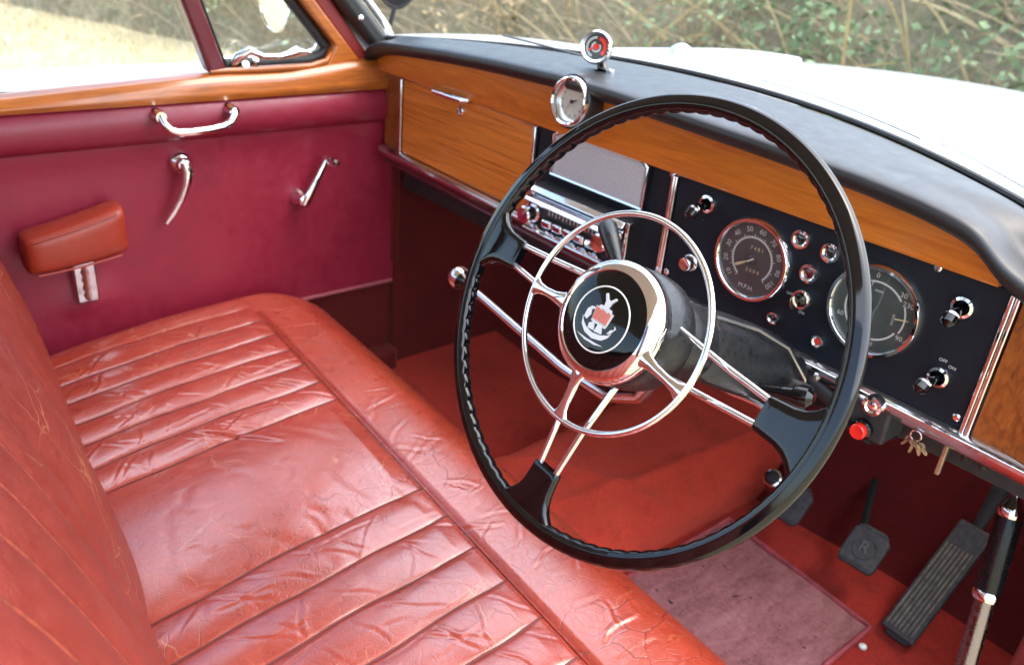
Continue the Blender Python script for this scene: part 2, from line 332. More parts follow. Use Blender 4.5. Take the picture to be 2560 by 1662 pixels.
def stems(n, x0, x1, dmax, lmin, lmax, wmin, wmax, seed):
    g = MB(); r_ = random.Random(seed)
    for _ in range(n):
        x = r_.uniform(x0, x1); d = r_.uniform(.0, dmax); p = bank_pt(x, d); L = r_.uniform(lmin, lmax); a = r_.uniform(-1.25, 1.25)
        q = Vector((math.sin(a), -.15 - .5 * r_.random(), abs(math.cos(a)) * .9)).normalized(); bend = Vector((r_.uniform(-.4, .4), -.2, -.35)) * L * .5; ww = r_.uniform(wmin, wmax)
        sd_ = q.cross(Vector((0, 1, 0))).normalized() * ww; k = 5; ps = []
        for i in range(k):
            s_ = i / (k - 1); c = p + q * L * s_ + bend * s_ * s_; ps += [c - sd_ * (1 - .7 * s_), c + sd_ * (1 - .7 * s_) + Vector((0, -ww * .6, 0))]
        g.add(ps, [(2 * i, 2 * i + 1, 2 * i + 3, 2 * i + 2) for i in range(k - 1)])
    return g
o = stems(1500, -11, 1.5, 2.8, .25, .9, .003, .008, 11).build('dead_stems', 'deadstem', smooth=False, fixn=False); kind(o, 'stuff'); tag(o, 'tangle of thin dead stems covering the hedge bank', 'stems')
o = stems(170, -3.6, 1.2, 2.4, .5, 1.5, .006, .014, 12).build('dry_reeds', 'straw', smooth=False, fixn=False); kind(o, 'stuff'); tag(o, 'broad bent straw coloured reeds ahead of the bonnet', 'reeds')
def shrub(name, x, d, R, n, mat, lab, ls=.05, seed=0):
    c = bank_pt(x, d) + Vector((0, -.12, .12)); th = thing(name, bank_pt(x, d), lab, 'shrub', 'low shrubs on the hedge bank'); r_ = random.Random(seed)
    st = MB(); g = MB(); tips = []
    for k in range(7):
        q = Vector((r_.gauss(0, 1), r_.gauss(-.4, .6), abs(r_.gauss(.6, .6)))).normalized() * R * r_.uniform(.6, 1.1); b0 = bank_pt(x, d)
        st.tube([b0, b0 + q * .5 + Vector((0, 0, .03)), c + q], [.009, .006, .003], 5); tips.append(c + q)
    for k in range(n):
        tp = r_.choice(tips + [c]); p = tp + Vector((r_.gauss(0, .33), r_.gauss(0, .25), r_.gauss(0, .28))) * R
        u = Vector((r_.gauss(0, 1), r_.gauss(0, 1), r_.gauss(0, .6))).normalized(); v = u.cross(Vector((r_.gauss(0, 1), r_.gauss(0, 1), r_.gauss(0, 1)))).normalized(); l = ls * r_.uniform(.5, 1.2)
        g.add([p, p + u * l * .5 + v * l * .26, p + u * l, p + u * l * .5 - v * l * .26], [(0, 1, 2, 3)])
    st.build('branches', 'deadstem', th, smooth=False, fixn=False); g.build('foliage', mat, th, smooth=False, fixn=False)
SH = [(-8.6, .35, .5, 'leaf_dry'), (-7.6, .5, .5, 'leaf_pale'), (-6.6, .3, .42, 'leaf_pale'), (-5.9, 1.0, .6, 'leaf_dry'), (-5.2, .35, .45, 'leaf_pale'), (-4.6, 1.0, .55, 'leaf_pale'), (-4.0, .5, .5, 'leaf_dry'), (-3.3, 1.1, .55, 'leaf_pale'),
      (-2.7, .5, .5, 'leaf_pale'), (-2.1, 1.0, .5, 'leaf_deep'), (-1.5, .4, .5, 'leaf_deep'), (-1.0, .9, .5, 'leaf_deep'), (-.5, .35, .45, 'leaf_deep'), (.1, .9, .5, 'leaf_pale'), (-7.0, 1.3, .7, 'leaf_dry'), (-1.9, .15, .35, 'leaf_deep')]
LAB = {'leaf_dry': 'low shrub with brown withered leaves on the hedge bank', 'leaf_pale': 'low shrub with pale grey green leaves on the hedge bank', 'leaf_deep': 'fresh green leafy shrub among the straw reeds'}
for i, (x, d, R, mt) in enumerate(SH): shrub('shrub', x, d, R, 520, mt, LAB[mt], .075 if mt == 'leaf_deep' else .055, i)

# ================================================================== car body shell
body = thing('car_body', (0, .2, .0), 'white saloon car shell with carpeted red footwells and black windscreen pillar', 'car')
FZ = .05
def base_yb(x): return .19 - .55 * x * x
def base_zb(x): return .790 - .085 * x * x
fl = MB(); fl.grid(lambda x, y: (x, y, FZ + .002 * math.sin(9 * x + 7 * y)), lin(-.66, .69, 30), lin(-.9, .46, 34)); fl.build('floor_carpet', 'carpet', body, fixn=False)
def toe(x, s):
    pts = [(.335, FZ - .006), (.36, FZ + .008), (.58, .30), (.60, .36), (.60, .655)]; s *= 4; i = min(int(s), 3); f = s - i
    return (x, pts[i][0] + (pts[i + 1][0] - pts[i][0]) * f, pts[i][1] + (pts[i + 1][1] - pts[i][1]) * f + .004 * math.sin(12 * x))
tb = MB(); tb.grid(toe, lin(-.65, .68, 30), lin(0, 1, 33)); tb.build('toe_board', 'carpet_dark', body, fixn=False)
# transmission tunnel with rucked carpet
def tun(s, y):
    a = math.pi * (1 - s); h = .10 + .10 * max(0, y - .1) ** 1.3 * 2; wd = .150 + .05 * max(0, y - .15)
    x = wd * (abs(math.cos(a)) ** .55) * (1 if math.cos(a) > 0 else -1); z = FZ - .005 + h * (abs(math.sin(a)) ** .6)
    ruck = .008 * math.exp(-((y - .02 - .55 * (x - .02)) / .016) ** 2) * max(0, math.sin(a)) + .008 * math.exp(-((x - .075 - .18 * (y - .1)) / .012) ** 2)
    ruck += .007 * math.exp(-((y - .22 + .9 * (x - .05)) / .02) ** 2) + .003 * math.sin(x * 40 + y * 17) * math.sin(y * 31)
    return (x, y, z + ruck)
tn = MB(); tn.grid(tun, lin(0, 1, 70), lin(-.62, .57, 110)); tn.build('tunnel_carpet', 'tunnel', body, fixn=False)
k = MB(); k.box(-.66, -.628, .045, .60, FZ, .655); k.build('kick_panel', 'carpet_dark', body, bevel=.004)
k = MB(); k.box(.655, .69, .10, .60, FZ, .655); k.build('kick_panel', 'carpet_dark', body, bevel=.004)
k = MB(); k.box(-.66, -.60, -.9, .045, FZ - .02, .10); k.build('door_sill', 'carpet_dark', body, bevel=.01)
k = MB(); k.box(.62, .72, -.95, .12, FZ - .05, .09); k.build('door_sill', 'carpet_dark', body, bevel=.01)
# windscreen pillar (black vinyl), its red side trim, outer chrome edge, screw
def slab(poly, x0, x1, name, mat, parent, bevel=.006, sg=3):
    mb = MB(); mb.prism([(y, z) for y, z in poly], frame((0, 0, 0), (0, 1, 0), (0, 0, 1), (1, 0, 0)), x0, x1); return mb.build(name, mat, parent, bevel=bevel, seg=sg)
LEAN = -.87
def up(y, z, zt): return (y + LEAN * (zt - z), zt)
slab([(-.016, .728), (.030, .734), up(-.060, .823, 1.17), up(-.124, .823, 1.17)], -.655, -.600, 'windscreen_pillar', 'pad', body, .014, 5)
slab([(-.036, .70), (-.004, .70), up(-.072, .823, 1.17), up(-.129, .823, 1.17)], -.658, -.622, 'pillar_trim', 'red_trim', body, .006)
slab([(.030, .64), (-.055, .70), (-.018, .71), (.02, .735), (.046, .70), (.046, .3), (.034, .3)], -.650, -.612, 'pillar_foot', 'carpet_dark', body, .006)
pe = MB(); pe.tube([(-.640, .043, .742), (-.632, .018, .775), (-.630, -.068, .868), (-.60, -.34, 1.17)], [.007, .008, .008, .008], 10); pe.build('screen_surround', 'chrome', body)
s_ = MB(); F = frame((-.598, -.060, .797), (0, .7, .7), (0, -.7, .7), (1, 0, 0)); s_.lathe([(0, .0), (.0055, .0), (.005, .003), (.002, .0045), (0, .0046)], F, 20); s_.build('pillar_screw', 'chrome', body)
# windscreen
ws = MB()
def scr(x, s): return (x * (1 - .06 * s), base_yb(x) + .012 - .42 * s, base_zb(x) + .004 + .40 * s)
ws.grid(scr, lin(-.615, .615, 30), lin(0, 1, 8)); o = ws.build('windscreen', 'glass', body, fixn=False)
sr = MB(); sr.tube([(x, base_yb(x) + .010, base_zb(x) + .002) for x in lin(-.61, .61, 40)], .0045, 8); sr.build('windscreen_seal', 'rubber', body)
# cowl, wings
cw = MB(); cw.grid(lambda x, s: (x, base_yb(x) + .012 + (.285 - base_yb(x)) * s, base_zb(x) + .002 - .004 * s + .004 * math.sin(s * 3)), lin(-.66, .66, 40), lin(0, 1, 8)); cw.build('cowl', 'paint', body, fixn=False)
for sg in (-1, 1):
    wg = MB()
    def wing(y, a):
        wd = .15 * (1 if y < 1.3 else max(.25, math.sqrt(max(0, 1 - ((y - 1.3) / .45) ** 2)))); zt = .70 - .03 * max(0, y - .4) - .10 * max(0, y - 1.2) ** 2
        if y < .05: zt = .695
        return (sg * (.79 + wd * math.cos(a) * .9), y, zt - .30 + .30 * math.sin(a) ** .8 if math.sin(a) > 0 else zt - .30)
    wg.grid(wing, lin(.06, 1.72, 34), lin(.0001, math.pi - .0001, 24)); wg.build('wing', 'paint', body, fixn=False)
sg_ = MB(); F = frame((-.68, .963, .672), (1, 0, 0), (0, 1, 0), (0, 0, 1)); sg_.lathe([(.040, -.012), (.040, .004), (.036, .018), (.026, .032), (.012, .040), (0, .042)], F, 24); sg_.build('side_lamp', 'chrome', body)
sg_ = MB(); F = frame((-.40, .80, .722), (1, 0, 0), (0, 1, 0), (0, 0, 1)); sg_.lathe([(.016, -.012), (.016, .004), (.010, .016), (0, .02)], F, 20); sg_.build('washer_jet', 'chrome', body)
rf = MB(); rf.grid(lambda x, y: (x, y, 1.215 - .10 * x * x - .05 * (y + .8) ** 2), lin(-.60, .60, 16), lin(-1.7, -.24, 18)); rf.build('unseen_roof_lining', 'headlining', body, fixn=False)  # roof out of view, added to shade the cabin from the sky
g = MB(); g.box(.63, .66, -1.75, -1.02, FZ, .72); g.build('unseen_rear_side', 'trim_dark', body, bevel=.01)  # unseen rear cabin sides and pillars, added to block light from behind
g = MB(); g.box(.60, .655, -1.12, -1.02, .72, 1.17); g.build('unseen_centre_pillar', 'trim_dark', body, bevel=.01)
g = MB(); g.box(-.66, .66, -1.80, -1.75, FZ, .85); g.build('unseen_rear_bulkhead', 'trim_dark', body, bevel=.01)  # out of view, added to darken the backrest and rear of the door
g = MB(); g.box(-.66, -.63, -1.75, -1.06, FZ, .72); g.build('unseen_rear_side', 'trim_dark', body, bevel=.01)
g = MB(); g.box(-.655, -.61, -1.12, -1.06, .72, 1.17); g.build('unseen_centre_pillar', 'trim_dark', body, bevel=.01)
# bonnet
bn = thing('bonnet', (0, .9, .7), 'broad white bonnet beyond the windscreen', 'bonnet')
def bon(x, y): return (x, y, .787 - .02 * (y - .25) - .045 * (y - .25) ** 2 - .20 * x * x * min(1, .4 + (y - .25) * .8) - .085 * x * x * max(0, .6 - (y - .25) * .8) - (.9 * max(0, y - 1.42) ** 2))
g = MB(); g.grid(bon, lin(-.57, .57, 40), lin(.29, 1.64, 40)); g.build('bonnet_skin', 'paint', bn, fixn=False)
# wipers parked on the cowl
for xa, xb in ((.05, .34), (.36, .56)):
    wp = thing('wiper', (xa, .25, .79), 'longer thin silver wiper blade parked beyond the steering wheel top' if xa < .2 else 'shorter silver wiper blade parked at the windscreen corner past the gauges', 'wiper', 'parked wipers')
    g = MB(); g.tube([(x, base_yb(x) + .045 - .02 * (x - xa) / (xb - xa), base_zb(x) + .010) for x in lin(xa, xb, 8)], .0018, 6); g.build('blade', 'satin', wp)
    g = MB(); F = frame((xa, base_yb(xa) + .06, base_zb(xa) + .002), (1, 0, 0), (0, 1, 0), (0, 0, 1)); g.lathe([(.010, -.004), (.010, .006), (.005, .012), (0, .013)], F, 16); g.build('spindle', 'chrome', wp)

# ================================================================== passenger door
DX = -.63
door = thing('passenger_door', (DX, -.45, .10), 'passenger door lined in crimson leathercloth with a walnut window sill', 'car door')
FD = frame((DX, 0, 0), (0, -1, 0), (0, 0, 1), (1, 0, 0))   # x = rearward, y = up, h = into the cabin
g = MB(); g.grid(lambda y, z: (DX + .006 * math.exp(-((z - .604) / .03) ** 2) - .010 * max(0, (z - .55) / .05) ** 2 * 0 + .004 * math.sin((y + .3) * 4) + .0005 * math.sin(y * 23 + z * 9) * math.sin(z * 19 - y * 5) - .006 * math.exp(-((y + .56) / .05) ** 2 - ((z - .345) / .03) ** 2) * -1, y, z), lin(-1.05, .040, 90), lin(.256, .612, 50)); g.build('lower_panel', 'door', door, fixn=False)
g = MB(); g.grid(lambda y, a: (DX + .002 + .030 * math.sin(a) ** .75, y, .637 - .0345 * math.cos(a)), lin(-1.05, .038, 30), lin(0.001, math.pi - .001, 24)); g.build('padded_roll', 'door_roll', door, fixn=False)
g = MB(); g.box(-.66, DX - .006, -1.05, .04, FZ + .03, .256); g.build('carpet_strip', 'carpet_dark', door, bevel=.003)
g = MB(); g.tube([(DX + .004, y, .256 + .004 * math.cos((y + .35) * 3)) for y in lin(-.95, .038, 24)], .0042, 10); g.build('piping', 'piping', door)
# walnut sill: section swept along the door, swelling into the window post
def sill(y, s):
    f = max(0, min(1, (y + .20) / .12)); zt = .684 + .023 * max(0, min(1, (y + .78) / .45)) + .013 * f
    sec = [(.026, .668), (.030, .676), (.027, zt - .010), (.018, zt - .001), (.002, zt + .002), (-.022, zt - .002), (-.024, .668)]
    i = min(int(s), 5); q = s - i; return (DX + sec[i][0] + (sec[i + 1][0] - sec[i][0]) * q, y, sec[i][1] + (sec[i + 1][1] - sec[i][1]) * q)
g = MB(); g.grid(sill, lin(-1.05, .030, 50), [i * .25 for i in range(25)]); g.build('walnut_sill', 'wood_door', door, fixn=False, sharp=60)
slab([(-.122, .711), (-.036, .704), up(-.132, .823, 1.17), up(-.164, .823, 1.17), (-.100, .748)], -.652, -.612, 'walnut_post', 'wood_door', door, .006, 4)
g = MB(); g.tube([(-.622, -.33, .712), (-.616, -.25, .713), (-.616, -.15, .714), (-.616, -.118, .722), (-.616, -.108, .736)], [.004, .0055, .0055, .005, .003], 10); g.build('sill_bead', 'wood_door', door)
# maroon quarter-light post, seal, chrome bead, glass
slab([(-.332, .708), (-.300, .708), (-.450, 1.17), (-.480, 1.17)], -.650, -.618, 'window_post', 'maroon_paint', door, .007, 3)
slab([(-.300, .716), (-.297, .716), (-.447, 1.17), (-.450, 1.17)], -.648, -.626, 'post_seal', 'rubber', door, .001)
qp = [(-.640, -.296, .718), (-.640, -.20, .719), (-.640, -.140, .721), (-.640, -.118, .728), (-.640, -.108, .744)] + [(-.640, -.108 + LEAN * (z - .744), z) for z in (.80, .9, 1.05, 1.16)]
g = MB(); g.tube(qp, .0095, 10); g.build('window_seal', 'rubber', door)
g = MB(); g.tube([(x - .004, y - .010, z + .010) for x, y, z in qp], .0026, 8); g.build('chrome_bead', 'chrome', door)
FG = frame((-.646, 0, 0), (0, 1, 0), (0, 0, 1), (1, 0, 0))
g = MB(); g.prism([(-.298, .722), (-.14, .726), (-.128, .745), (-.50, 1.15), (-.445, 1.15)][:3] + [(-.40, 1.04), (-.405, 1.04)], FG, -.002, .002); g.build('quarter_light_glass', 'glass', door, smooth=False)
g = MB(); g.prism([(-1.05, .69), (-.332, .70), (-.478, 1.16), (-1.05, 1.16)], FG, -.008, -.004); g.build('window_glass', 'glass', door, smooth=False)
g = MB()
def skin(y, s):
    sec = [(-.655, .690), (-.675, .708), (-.745, .706), (-.80, .67), (-.825, .58), (-.84, .40), (-.84, .10)]; s *= 5.999; i = int(s); f = s - i
    return (sec[i][0] + (sec[i + 1][0] - sec[i][0]) * f, y, sec[i][1] + (sec[i + 1][1] - sec[i][1]) * f)
g.grid(skin, lin(-1.05, .06, 10), lin(0, 1, 30)); g.build('outer_skin', 'paint', door, fixn=False)
# quarter light catch
cp = [(-.630, -.285, .720), (-.622, -.280, .733), (-.614, -.262, .744), (-.612, -.240, .734), (-.612, -.21, .733), (-.612, -.185, .738)]
g = MB(); g.tube(cp, [.007, .008, .0075, .005, .005, .007], 12); g.tube([(-.612, -.20, .735), (-.612, -.178, .741), (-.612, -.150, .7375)], [.005, .0095, .002], 12, flat=1.0)
g.tube([(-.634, -.27, .714), (-.616, -.27, .722)], [.009, .006], 12); g.tube([(-.634, -.25, .714), (-.620, -.25, .727)], .005, 10); g.build('quarter_light_catch', 'chrome', door)
# pull handle
ph = MB(); hx = -.594
for y in (-.4315, -.3115): ph.tube([(-.608, y, .654), (-.590, y, .655), (-.577, y, .6545)], [.0095, .0095, .0085], 14)
pb = [(-.580, -.4315, .655), (-.572, -.430, .645), (-.568, -.423, .636), (-.567, -.412, .6315), (-.566, -.39, .6305), (-.566, -.36, .6315), (-.567, -.338, .634), (-.569, -.322, .640), (-.573, -.313, .650), (-.580, -.3115, .656)]
ph.tube(pb, [.006, .0062, .0065, .0068, .0066, .0066, .0068, .0065, .0062, .006], 14)
ph.build('pull_handle', 'chrome', door)
# latch lever
FL = frame((DX + .002, -.391, .565), (0, 1, 0), (0, 0, 1), (1, 0, 0))
g = MB(); g.lathe([(.019, 0), (.0195, .004), (.017, .009), (.012, .013), (.010, .022), (0, .024)], FL, 32); lr = g.build('latch_handle', 'chrome', door)
g = MB(); g.tube([FL(0, .006, .026), FL(.001, -.010, .030), FL(-.003, -.030, .029), FL(-.012, -.055, .025), FL(-.026, -.078, .023), FL(-.040, -.096, .022)], [.0085, .0095, .008, .0065, .0055, .0035], 14, flat=.8); g.build('lever', 'chrome', lr)
# window winder
FW = frame((DX + .003, -.176, .474), (0, 1, 0), (0, 0, 1), (1, 0, 0))
g = MB(); g.lathe([(.017, 0), (.0175, .006), (.015, .014), (.012, .020), (.0115, .030), (.006, .034), (0, .0345)], FW, 32); wi = g.build('window_winder', 'chrome', door)
g = MB(); g.tube([FW(-.002, -.006, .030), FW(.006, .012, .033), FW(.026, .045, .033), FW(.044, .074, .031)], [.0085, .0085, .0065, .005], 14, flat=.75); g.build('arm', 'chrome', wi)
g = MB(); g.lathe([(.0055, .026), (.0055, .040), (.0085, .046), (.0095, .058), (.007, .066), (0, .067)], frame(FW(.045, .076), (0, 1, 0), (0, 0, 1), (1, 0, 0)), 24); g.build('winder_knob', 'chrome', wi)
# armrest
def arm(s, a):
    # s: 0 rear .. 1 front; closed section, curved in plan
    L = -.655 + .150 * s; taper = min(1, (1 - abs(2 * s - 1) ** 14)) ** .5 if 0 < s < 1 else 0
    xc = DX + .032 + .010 * math.sin(math.pi * (.15 + .8 * s)); zc = .461 + .022 * s
    cx_ = abs(math.cos(a)) ** .50 * (1 if math.cos(a) > 0 else -1); sx_ = abs(math.sin(a)) ** .5 * (1 if math.sin(a) > 0 else -1)
    hh = (.030 + .010 * s) * (.80 + .20 * taper); return (xc + .034 * cx_ * (.55 + .45 * taper), L + .012 * sx_ * 0, zc + hh * sx_)
g = MB(); secs = [[arm(s, 2 * math.pi * k / 40) for k in range(40)] for s in [0.0, .01, .03, .07] + lin(.12, .88, 20) + [.93, .97, .99, 1.0]]
g.loft(secs); ar = g.build('armrest', 'armrest', door, sharp=50)
for zz, nm in ((.83, 'seam'), (-.93, 'seam')):
    g = MB(); g.tube([(DX + .032 + .010 * math.sin(math.pi * (.15 + .8 * s)) + .0315, -.655 + .150 * s, .461 + .022 * s + (.030 + .010 * s) * zz) for s in lin(.07, .90, 16)], .0018, 8); g.build(nm, 'armrest', ar)
g = MB(); g.box(DX + .002, DX + .020, -.585, -.550, .352, .425); o = g.build('armrest_post', 'chrome_old', ar, bevel=.003)
g = MB(); g.tube([(DX + .022, -.568, z) for z in lin(.358, .42, 10)], [.004 + .0025 * (i % 2) for i in range(10)], 8); g.build('post_rack', 'chrome_old', ar)

# door mirror beyond the quarter light
mr = thing('door_mirror', (-.80, -.02, .70), 'oval chrome door mirror seen through the quarter light', 'mirror')
mc = Vector((-.86, -.095, .795)); mn = Vector((.38, -.92, -.04)).normalized(); mu = Vector((0, 0, 1)).cross(mn).normalized(); mv = mn.cross(mu)
FM = frame(mc, mu * .80, mv * 1.35, mn)
g = MB(); g.lathe([(0, -.022), (.022, -.018), (.040, -.006), (.047, 0), (.047, .004), (.0445, .005), (.0445, .002)], FM, 40); g.build('mirror_case', 'chrome', mr)
g = MB(); g.lathe([(.0444, .0005), (.0444, .0025), (0, .0026)], FM, 40); g.build('mirror_glass', 'mirror', mr)
g = MB(); g.tube([mc - mn * .012, mc + Vector((.02, .05, -.01)), (-.82, .0, .73), (-.815, .01, .655)], [.008, .006, .006, .008], 10); g.build('mirror_arm', 'chrome', mr)
mr = thing('wing_mirror', (-.80, .2, .68), 'dark backed round mirror standing on the white wing past the pillar', 'mirror')
mc = Vector((-.80, .15, .838)); mn = Vector((.62, -.75, .1)).normalized(); mu = Vector((0, 0, 1)).cross(mn).normalized(); mv = mn.cross(mu); FM = frame(mc, mu, mv * 1.25, mn)
g = MB(); g.lathe([(0, -.02), (.025, -.016), (.042, -.004), (.044, .004), (.039, .005), (.037, .002), (0, .002)], FM, 36); g.build('mirror_case', 'rubber', mr)
g = MB(); g.lathe([(.0365, .002), (.0365, .0035), (0, .0036)], FM, 36); g.build('mirror_glass', 'column', mr)
g = MB(); g.tube([mc - mn * .01 - Vector((0, 0, .02)), mc + Vector((-.05, .03, -.05)), (-.86, .16, .69)], .005, 10); g.build('mirror_stem', 'rubber', mr)

# ================================================================== bench seat
seat = thing('bench_seat', (0, -.5, .05), 'worn red leather bench seat with pleated panels and a cracked front roll', 'seat')
YAW = -.080
SEAMS = [-.585, -.526, -.467, -.409, -.351, -.293, -.233, -.174, .070, .134, .198, .262, .326, .390, .454, .518, .580]
def seam_y(x): return -.362 + YAW * x
def swob(x, y): return .0022 * math.sin(y * 31 + x * 47) * math.sin(y * 13 + x * 90)
def puff(x):
    for a, b_ in zip(SEAMS, SEAMS[1:]):
        if a <= x <= b_:
            t_ = (x - a) / (b_ - a); wide = b_ - a
            return (.0042 if wide < .1 else .009) * (1 - abs(2 * t_ - 1) ** (2.0 if wide < .1 else 2.6)) - .0012 * math.exp(-(min(x - a, b_ - x) / .0026) ** 2)
    return .004
XL, XR = -.605, .60
def cush_base(x, y):
    back, front = -.80 + YAW * x, -.205 + YAW * x * .75
    cl = max(0, (-.47 - x) / .135); front -= .11 * cl ** 2.4
    return back, front
nx, ny = 620, 300
def edge_par(n, a, b_, ra, rb):
    # positions from a to b with a quarter-round drop of radius ra at a and rb at b
    out = []
    for i in range(n):
        s = i / (n - 1)
        if s < .10 and ra: q = (s / .10) * math.pi / 2; out.append((a + ra * (1 - math.cos(q)) * 1.0, ra * (1 - math.sin(q))))
        elif s > .86 and rb: q = ((1 - s) / .14) * math.pi / 2; out.append((b_ - rb * (1 - math.cos(q)), rb * (1 - math.sin(q))))
        else:
            lo, hi = (.10, .86) if rb else (.10, 1.0); lo = lo if ra else 0
            out.append((a + ra + (b_ - rb - a - ra) * (s - lo) / (hi - lo), 0))
    return out
ex = edge_par(nx, XL, XR, .050, 0)
Xg = np.zeros((nx, ny)); Yg = np.zeros((nx, ny)); Zg = np.zeros((nx, ny)); Wt = np.zeros((nx, ny))
for i, (x, dxp) in enumerate(ex):
    b0, f0 = cush_base(x, 0); ey = edge_par(ny, b0, f0, 0, .085)
    for j, (y, dyp) in enumerate(ey):
        s = (y - b0) / (f0 - b0); top = .272 + .050 * min(1, max(0, s)) ** .8 + .012 * math.sin(math.pi * min(1, max(0, s))) ; sy = seam_y(x)
        top += .006 * math.exp(-((y - sy - .07) / .06) ** 2)
        fade = min(1, max(0, (sy - y) / .03)); edge = min(1, max(0, (x + .60) / .05))
        top += puff(x + swob(x, y)) * fade * edge
        top -= .006 * math.exp(-((y - sy) / .005) ** 2) * min(1, max(0, (x + .52) / .04))
        Xg[i, j] = x; Yg[i, j] = y; Zg[i, j] = top - dxp * 1.0 - dyp * 1.0; Wt[i, j] = (1 - min(1, dyp / .03)) * (1 - min(1, dxp / .03))
# creases: curved furrows with raised lips pressed into the hide
rc = np.random.RandomState(4)
def crease(p0, p1, sag, depth, wid):
    p0, p1 = np.array(p0), np.array(p1); d = p1 - p0; L = np.hypot(*d); nrm = np.array([-d[1], d[0]]) / L; q = d / L
    m_ = (Xg > min(p0[0], p1[0]) - .03) & (Xg < max(p0[0], p1[0]) + .03) & (Yg > min(p0[1], p1[1]) - .03) & (Yg < max(p0[1], p1[1]) + .03)
    if not m_.any(): return
    rx, ry = Xg[m_] - p0[0], Yg[m_] - p0[1]; s = (rx * q[0] + ry * q[1]) / L; e = rx * nrm[0] + ry * nrm[1] - sag * 4 * s * (1 - s) - .0012 * np.sin(s * 9 + sag * 900)
    env = np.clip(1 - np.abs(2 * s - 1) ** 4, 0, 1) * ((s > 0) & (s < 1))
    Zg[m_] += Wt[m_] * env * depth * (-np.exp(-(e / wid) ** 2) + .75 * np.exp(-((e - 1.9 * wid) / (1.5 * wid)) ** 2))
for a, b_ in list(zip(SEAMS, SEAMS[1:])):
    if b_ - a > .1: continue
    n_ = 15 if a < 0 else 8
    for _ in range(n_):
        y = rc.uniform(-.70, -.38) + YAW * a; sl_ = rc.choice([1, 1, -1]) * rc.uniform(.02, .07)
        crease((a + .003, y), (b_ - .003, y + sl_), rc.uniform(-.004, .004), rc.uniform(.0002, .0008), rc.uniform(.0016, .0026))
    for _ in range(3):
        y = rc.uniform(-.68, -.45) + YAW * a; x = rc.uniform(a, b_); crease((x, y), (x + rc.uniform(-.01, .01), y + rc.uniform(.05, .13)), rc.uniform(-.004, .004), rc.uniform(.0003, .0007), .0024)
for _ in range(30):   # soft ripples in the smooth middle panel
    x = rc.uniform(-.17, .06); y = rc.uniform(-.68, -.40); an = rc.uniform(-.5, 1.0); L = rc.uniform(.03, .12)
    crease((x, y), (x + L * math.cos(an), y + L * math.sin(an)), rc.uniform(-.008, .008), rc.uniform(.0002, .0006), rc.uniform(.005, .010))
for _ in range(34):   # wrinkles running forward over the front roll
    x = rc.uniform(-.50, .56); y = seam_y(x) + rc.uniform(.0, .05); crease((x, y), (x + rc.uniform(-.05, .05), y + rc.uniform(.03, .10)), rc.uniform(-.005, .005), rc.uniform(.0002, .0006), rc.uniform(.0018, .004))
for _ in range(14):   # cracked patch towards the driver
    x = rc.uniform(.10, .40); y = seam_y(x) + rc.uniform(.02, .12); an = rc.uniform(0, 6.28); L = rc.uniform(.02, .07)
    crease((x, y), (x + L * math.cos(an), y + L * math.sin(an)), rc.uniform(-.006, .006), rc.uniform(.0006, .0013), .0018)
crease((-.225, -.56), (-.115, -.47), .003, .0030, .0030)
# split the skin along the transverse seam: pleated top and front roll are two panels
top_mb, roll_mb = MB(), MB()
idx = lambda i, j: i * ny + j
V = [(Xg[i, j], Yg[i, j], Zg[i, j]) for i in range(nx) for j in range(ny)]
ft, fr_ = [], []
for i in range(nx - 1):
    for j in range(ny - 1):
        q = (idx(i, j), idx(i + 1, j), idx(i + 1, j + 1), idx(i, j + 1)); (fr_ if Yg[i, j] > seam_y(Xg[i, j]) else ft).append(q)
def sub(fs):
    used = sorted({k for f in fs for k in f}); mp_ = {k: n_ for n_, k in enumerate(used)}; mb = MB(); mb.v = [V[k] for k in used]; mb.f = [tuple(mp_[k] for k in f) for f in fs]; return mb
cu = sub(ft).build('cushion', 'seat', seat, fixn=False, sharp=0); sub(fr_).build('front_roll', 'seat_roll', seat, fixn=False, sharp=0)
# skirt under the front roll and left side
g = MB(); g.loft([[Vector((Xg[i, ny - 1], Yg[i, ny - 1], Zg[i, ny - 1] + .004)), Vector((Xg[i, ny - 1], Yg[i, ny - 1] - .012, .14)), Vector((Xg[i, ny - 1], Yg[i, ny - 1] - .05, .10))] for i in range(0, nx, 6)], closed=False); g.build('seat_skirt', 'seat_roll', seat, fixn=False)
g = MB(); g.loft([[Vector((Xg[0, j], Yg[0, j], Zg[0, j] + .004)), Vector((Xg[0, j] + .01, Yg[0, j], .12))] for j in range(0, ny, 5)], closed=False); g.build('seat_side', 'seat', seat, fixn=False)
g = MB(); g.tube([(x, seam_y(x), float(np.interp(seam_y(x), Yg[int((x - XL) / (XR - XL) * (nx - 1))], Zg[int((x - XL) / (XR - XL) * (nx - 1))])) + .0012) for x in lin(-.50, .58, 90)], .0016, 6); g.build('seam_piping', 'seat', seat)
M['seam_tan'] = plain('worn_tan_seam', (.25, .036, .014), .6, var=.5, vscale=120)
M['seam'] = plain('dark_seam', (.10, .010, .008), .6)
for xs_ in SEAMS[1:-1]:
    if xs_ < -.5: continue
    pts = []
    for y in lin(-.76, seam_y(xs_) - .004, 80):
        xx = xs_ - swob(xs_, y); i_ = int(np.argmin(np.abs(Xg[:, 0] - xx))); zz = float(np.interp(y, Yg[i_], Zg[i_])); pts.append((xx, y, zz + .0004))
    g = MB(); g.tube(pts, .0013, 6); g.build('pleat_seam', 'seam', cu)
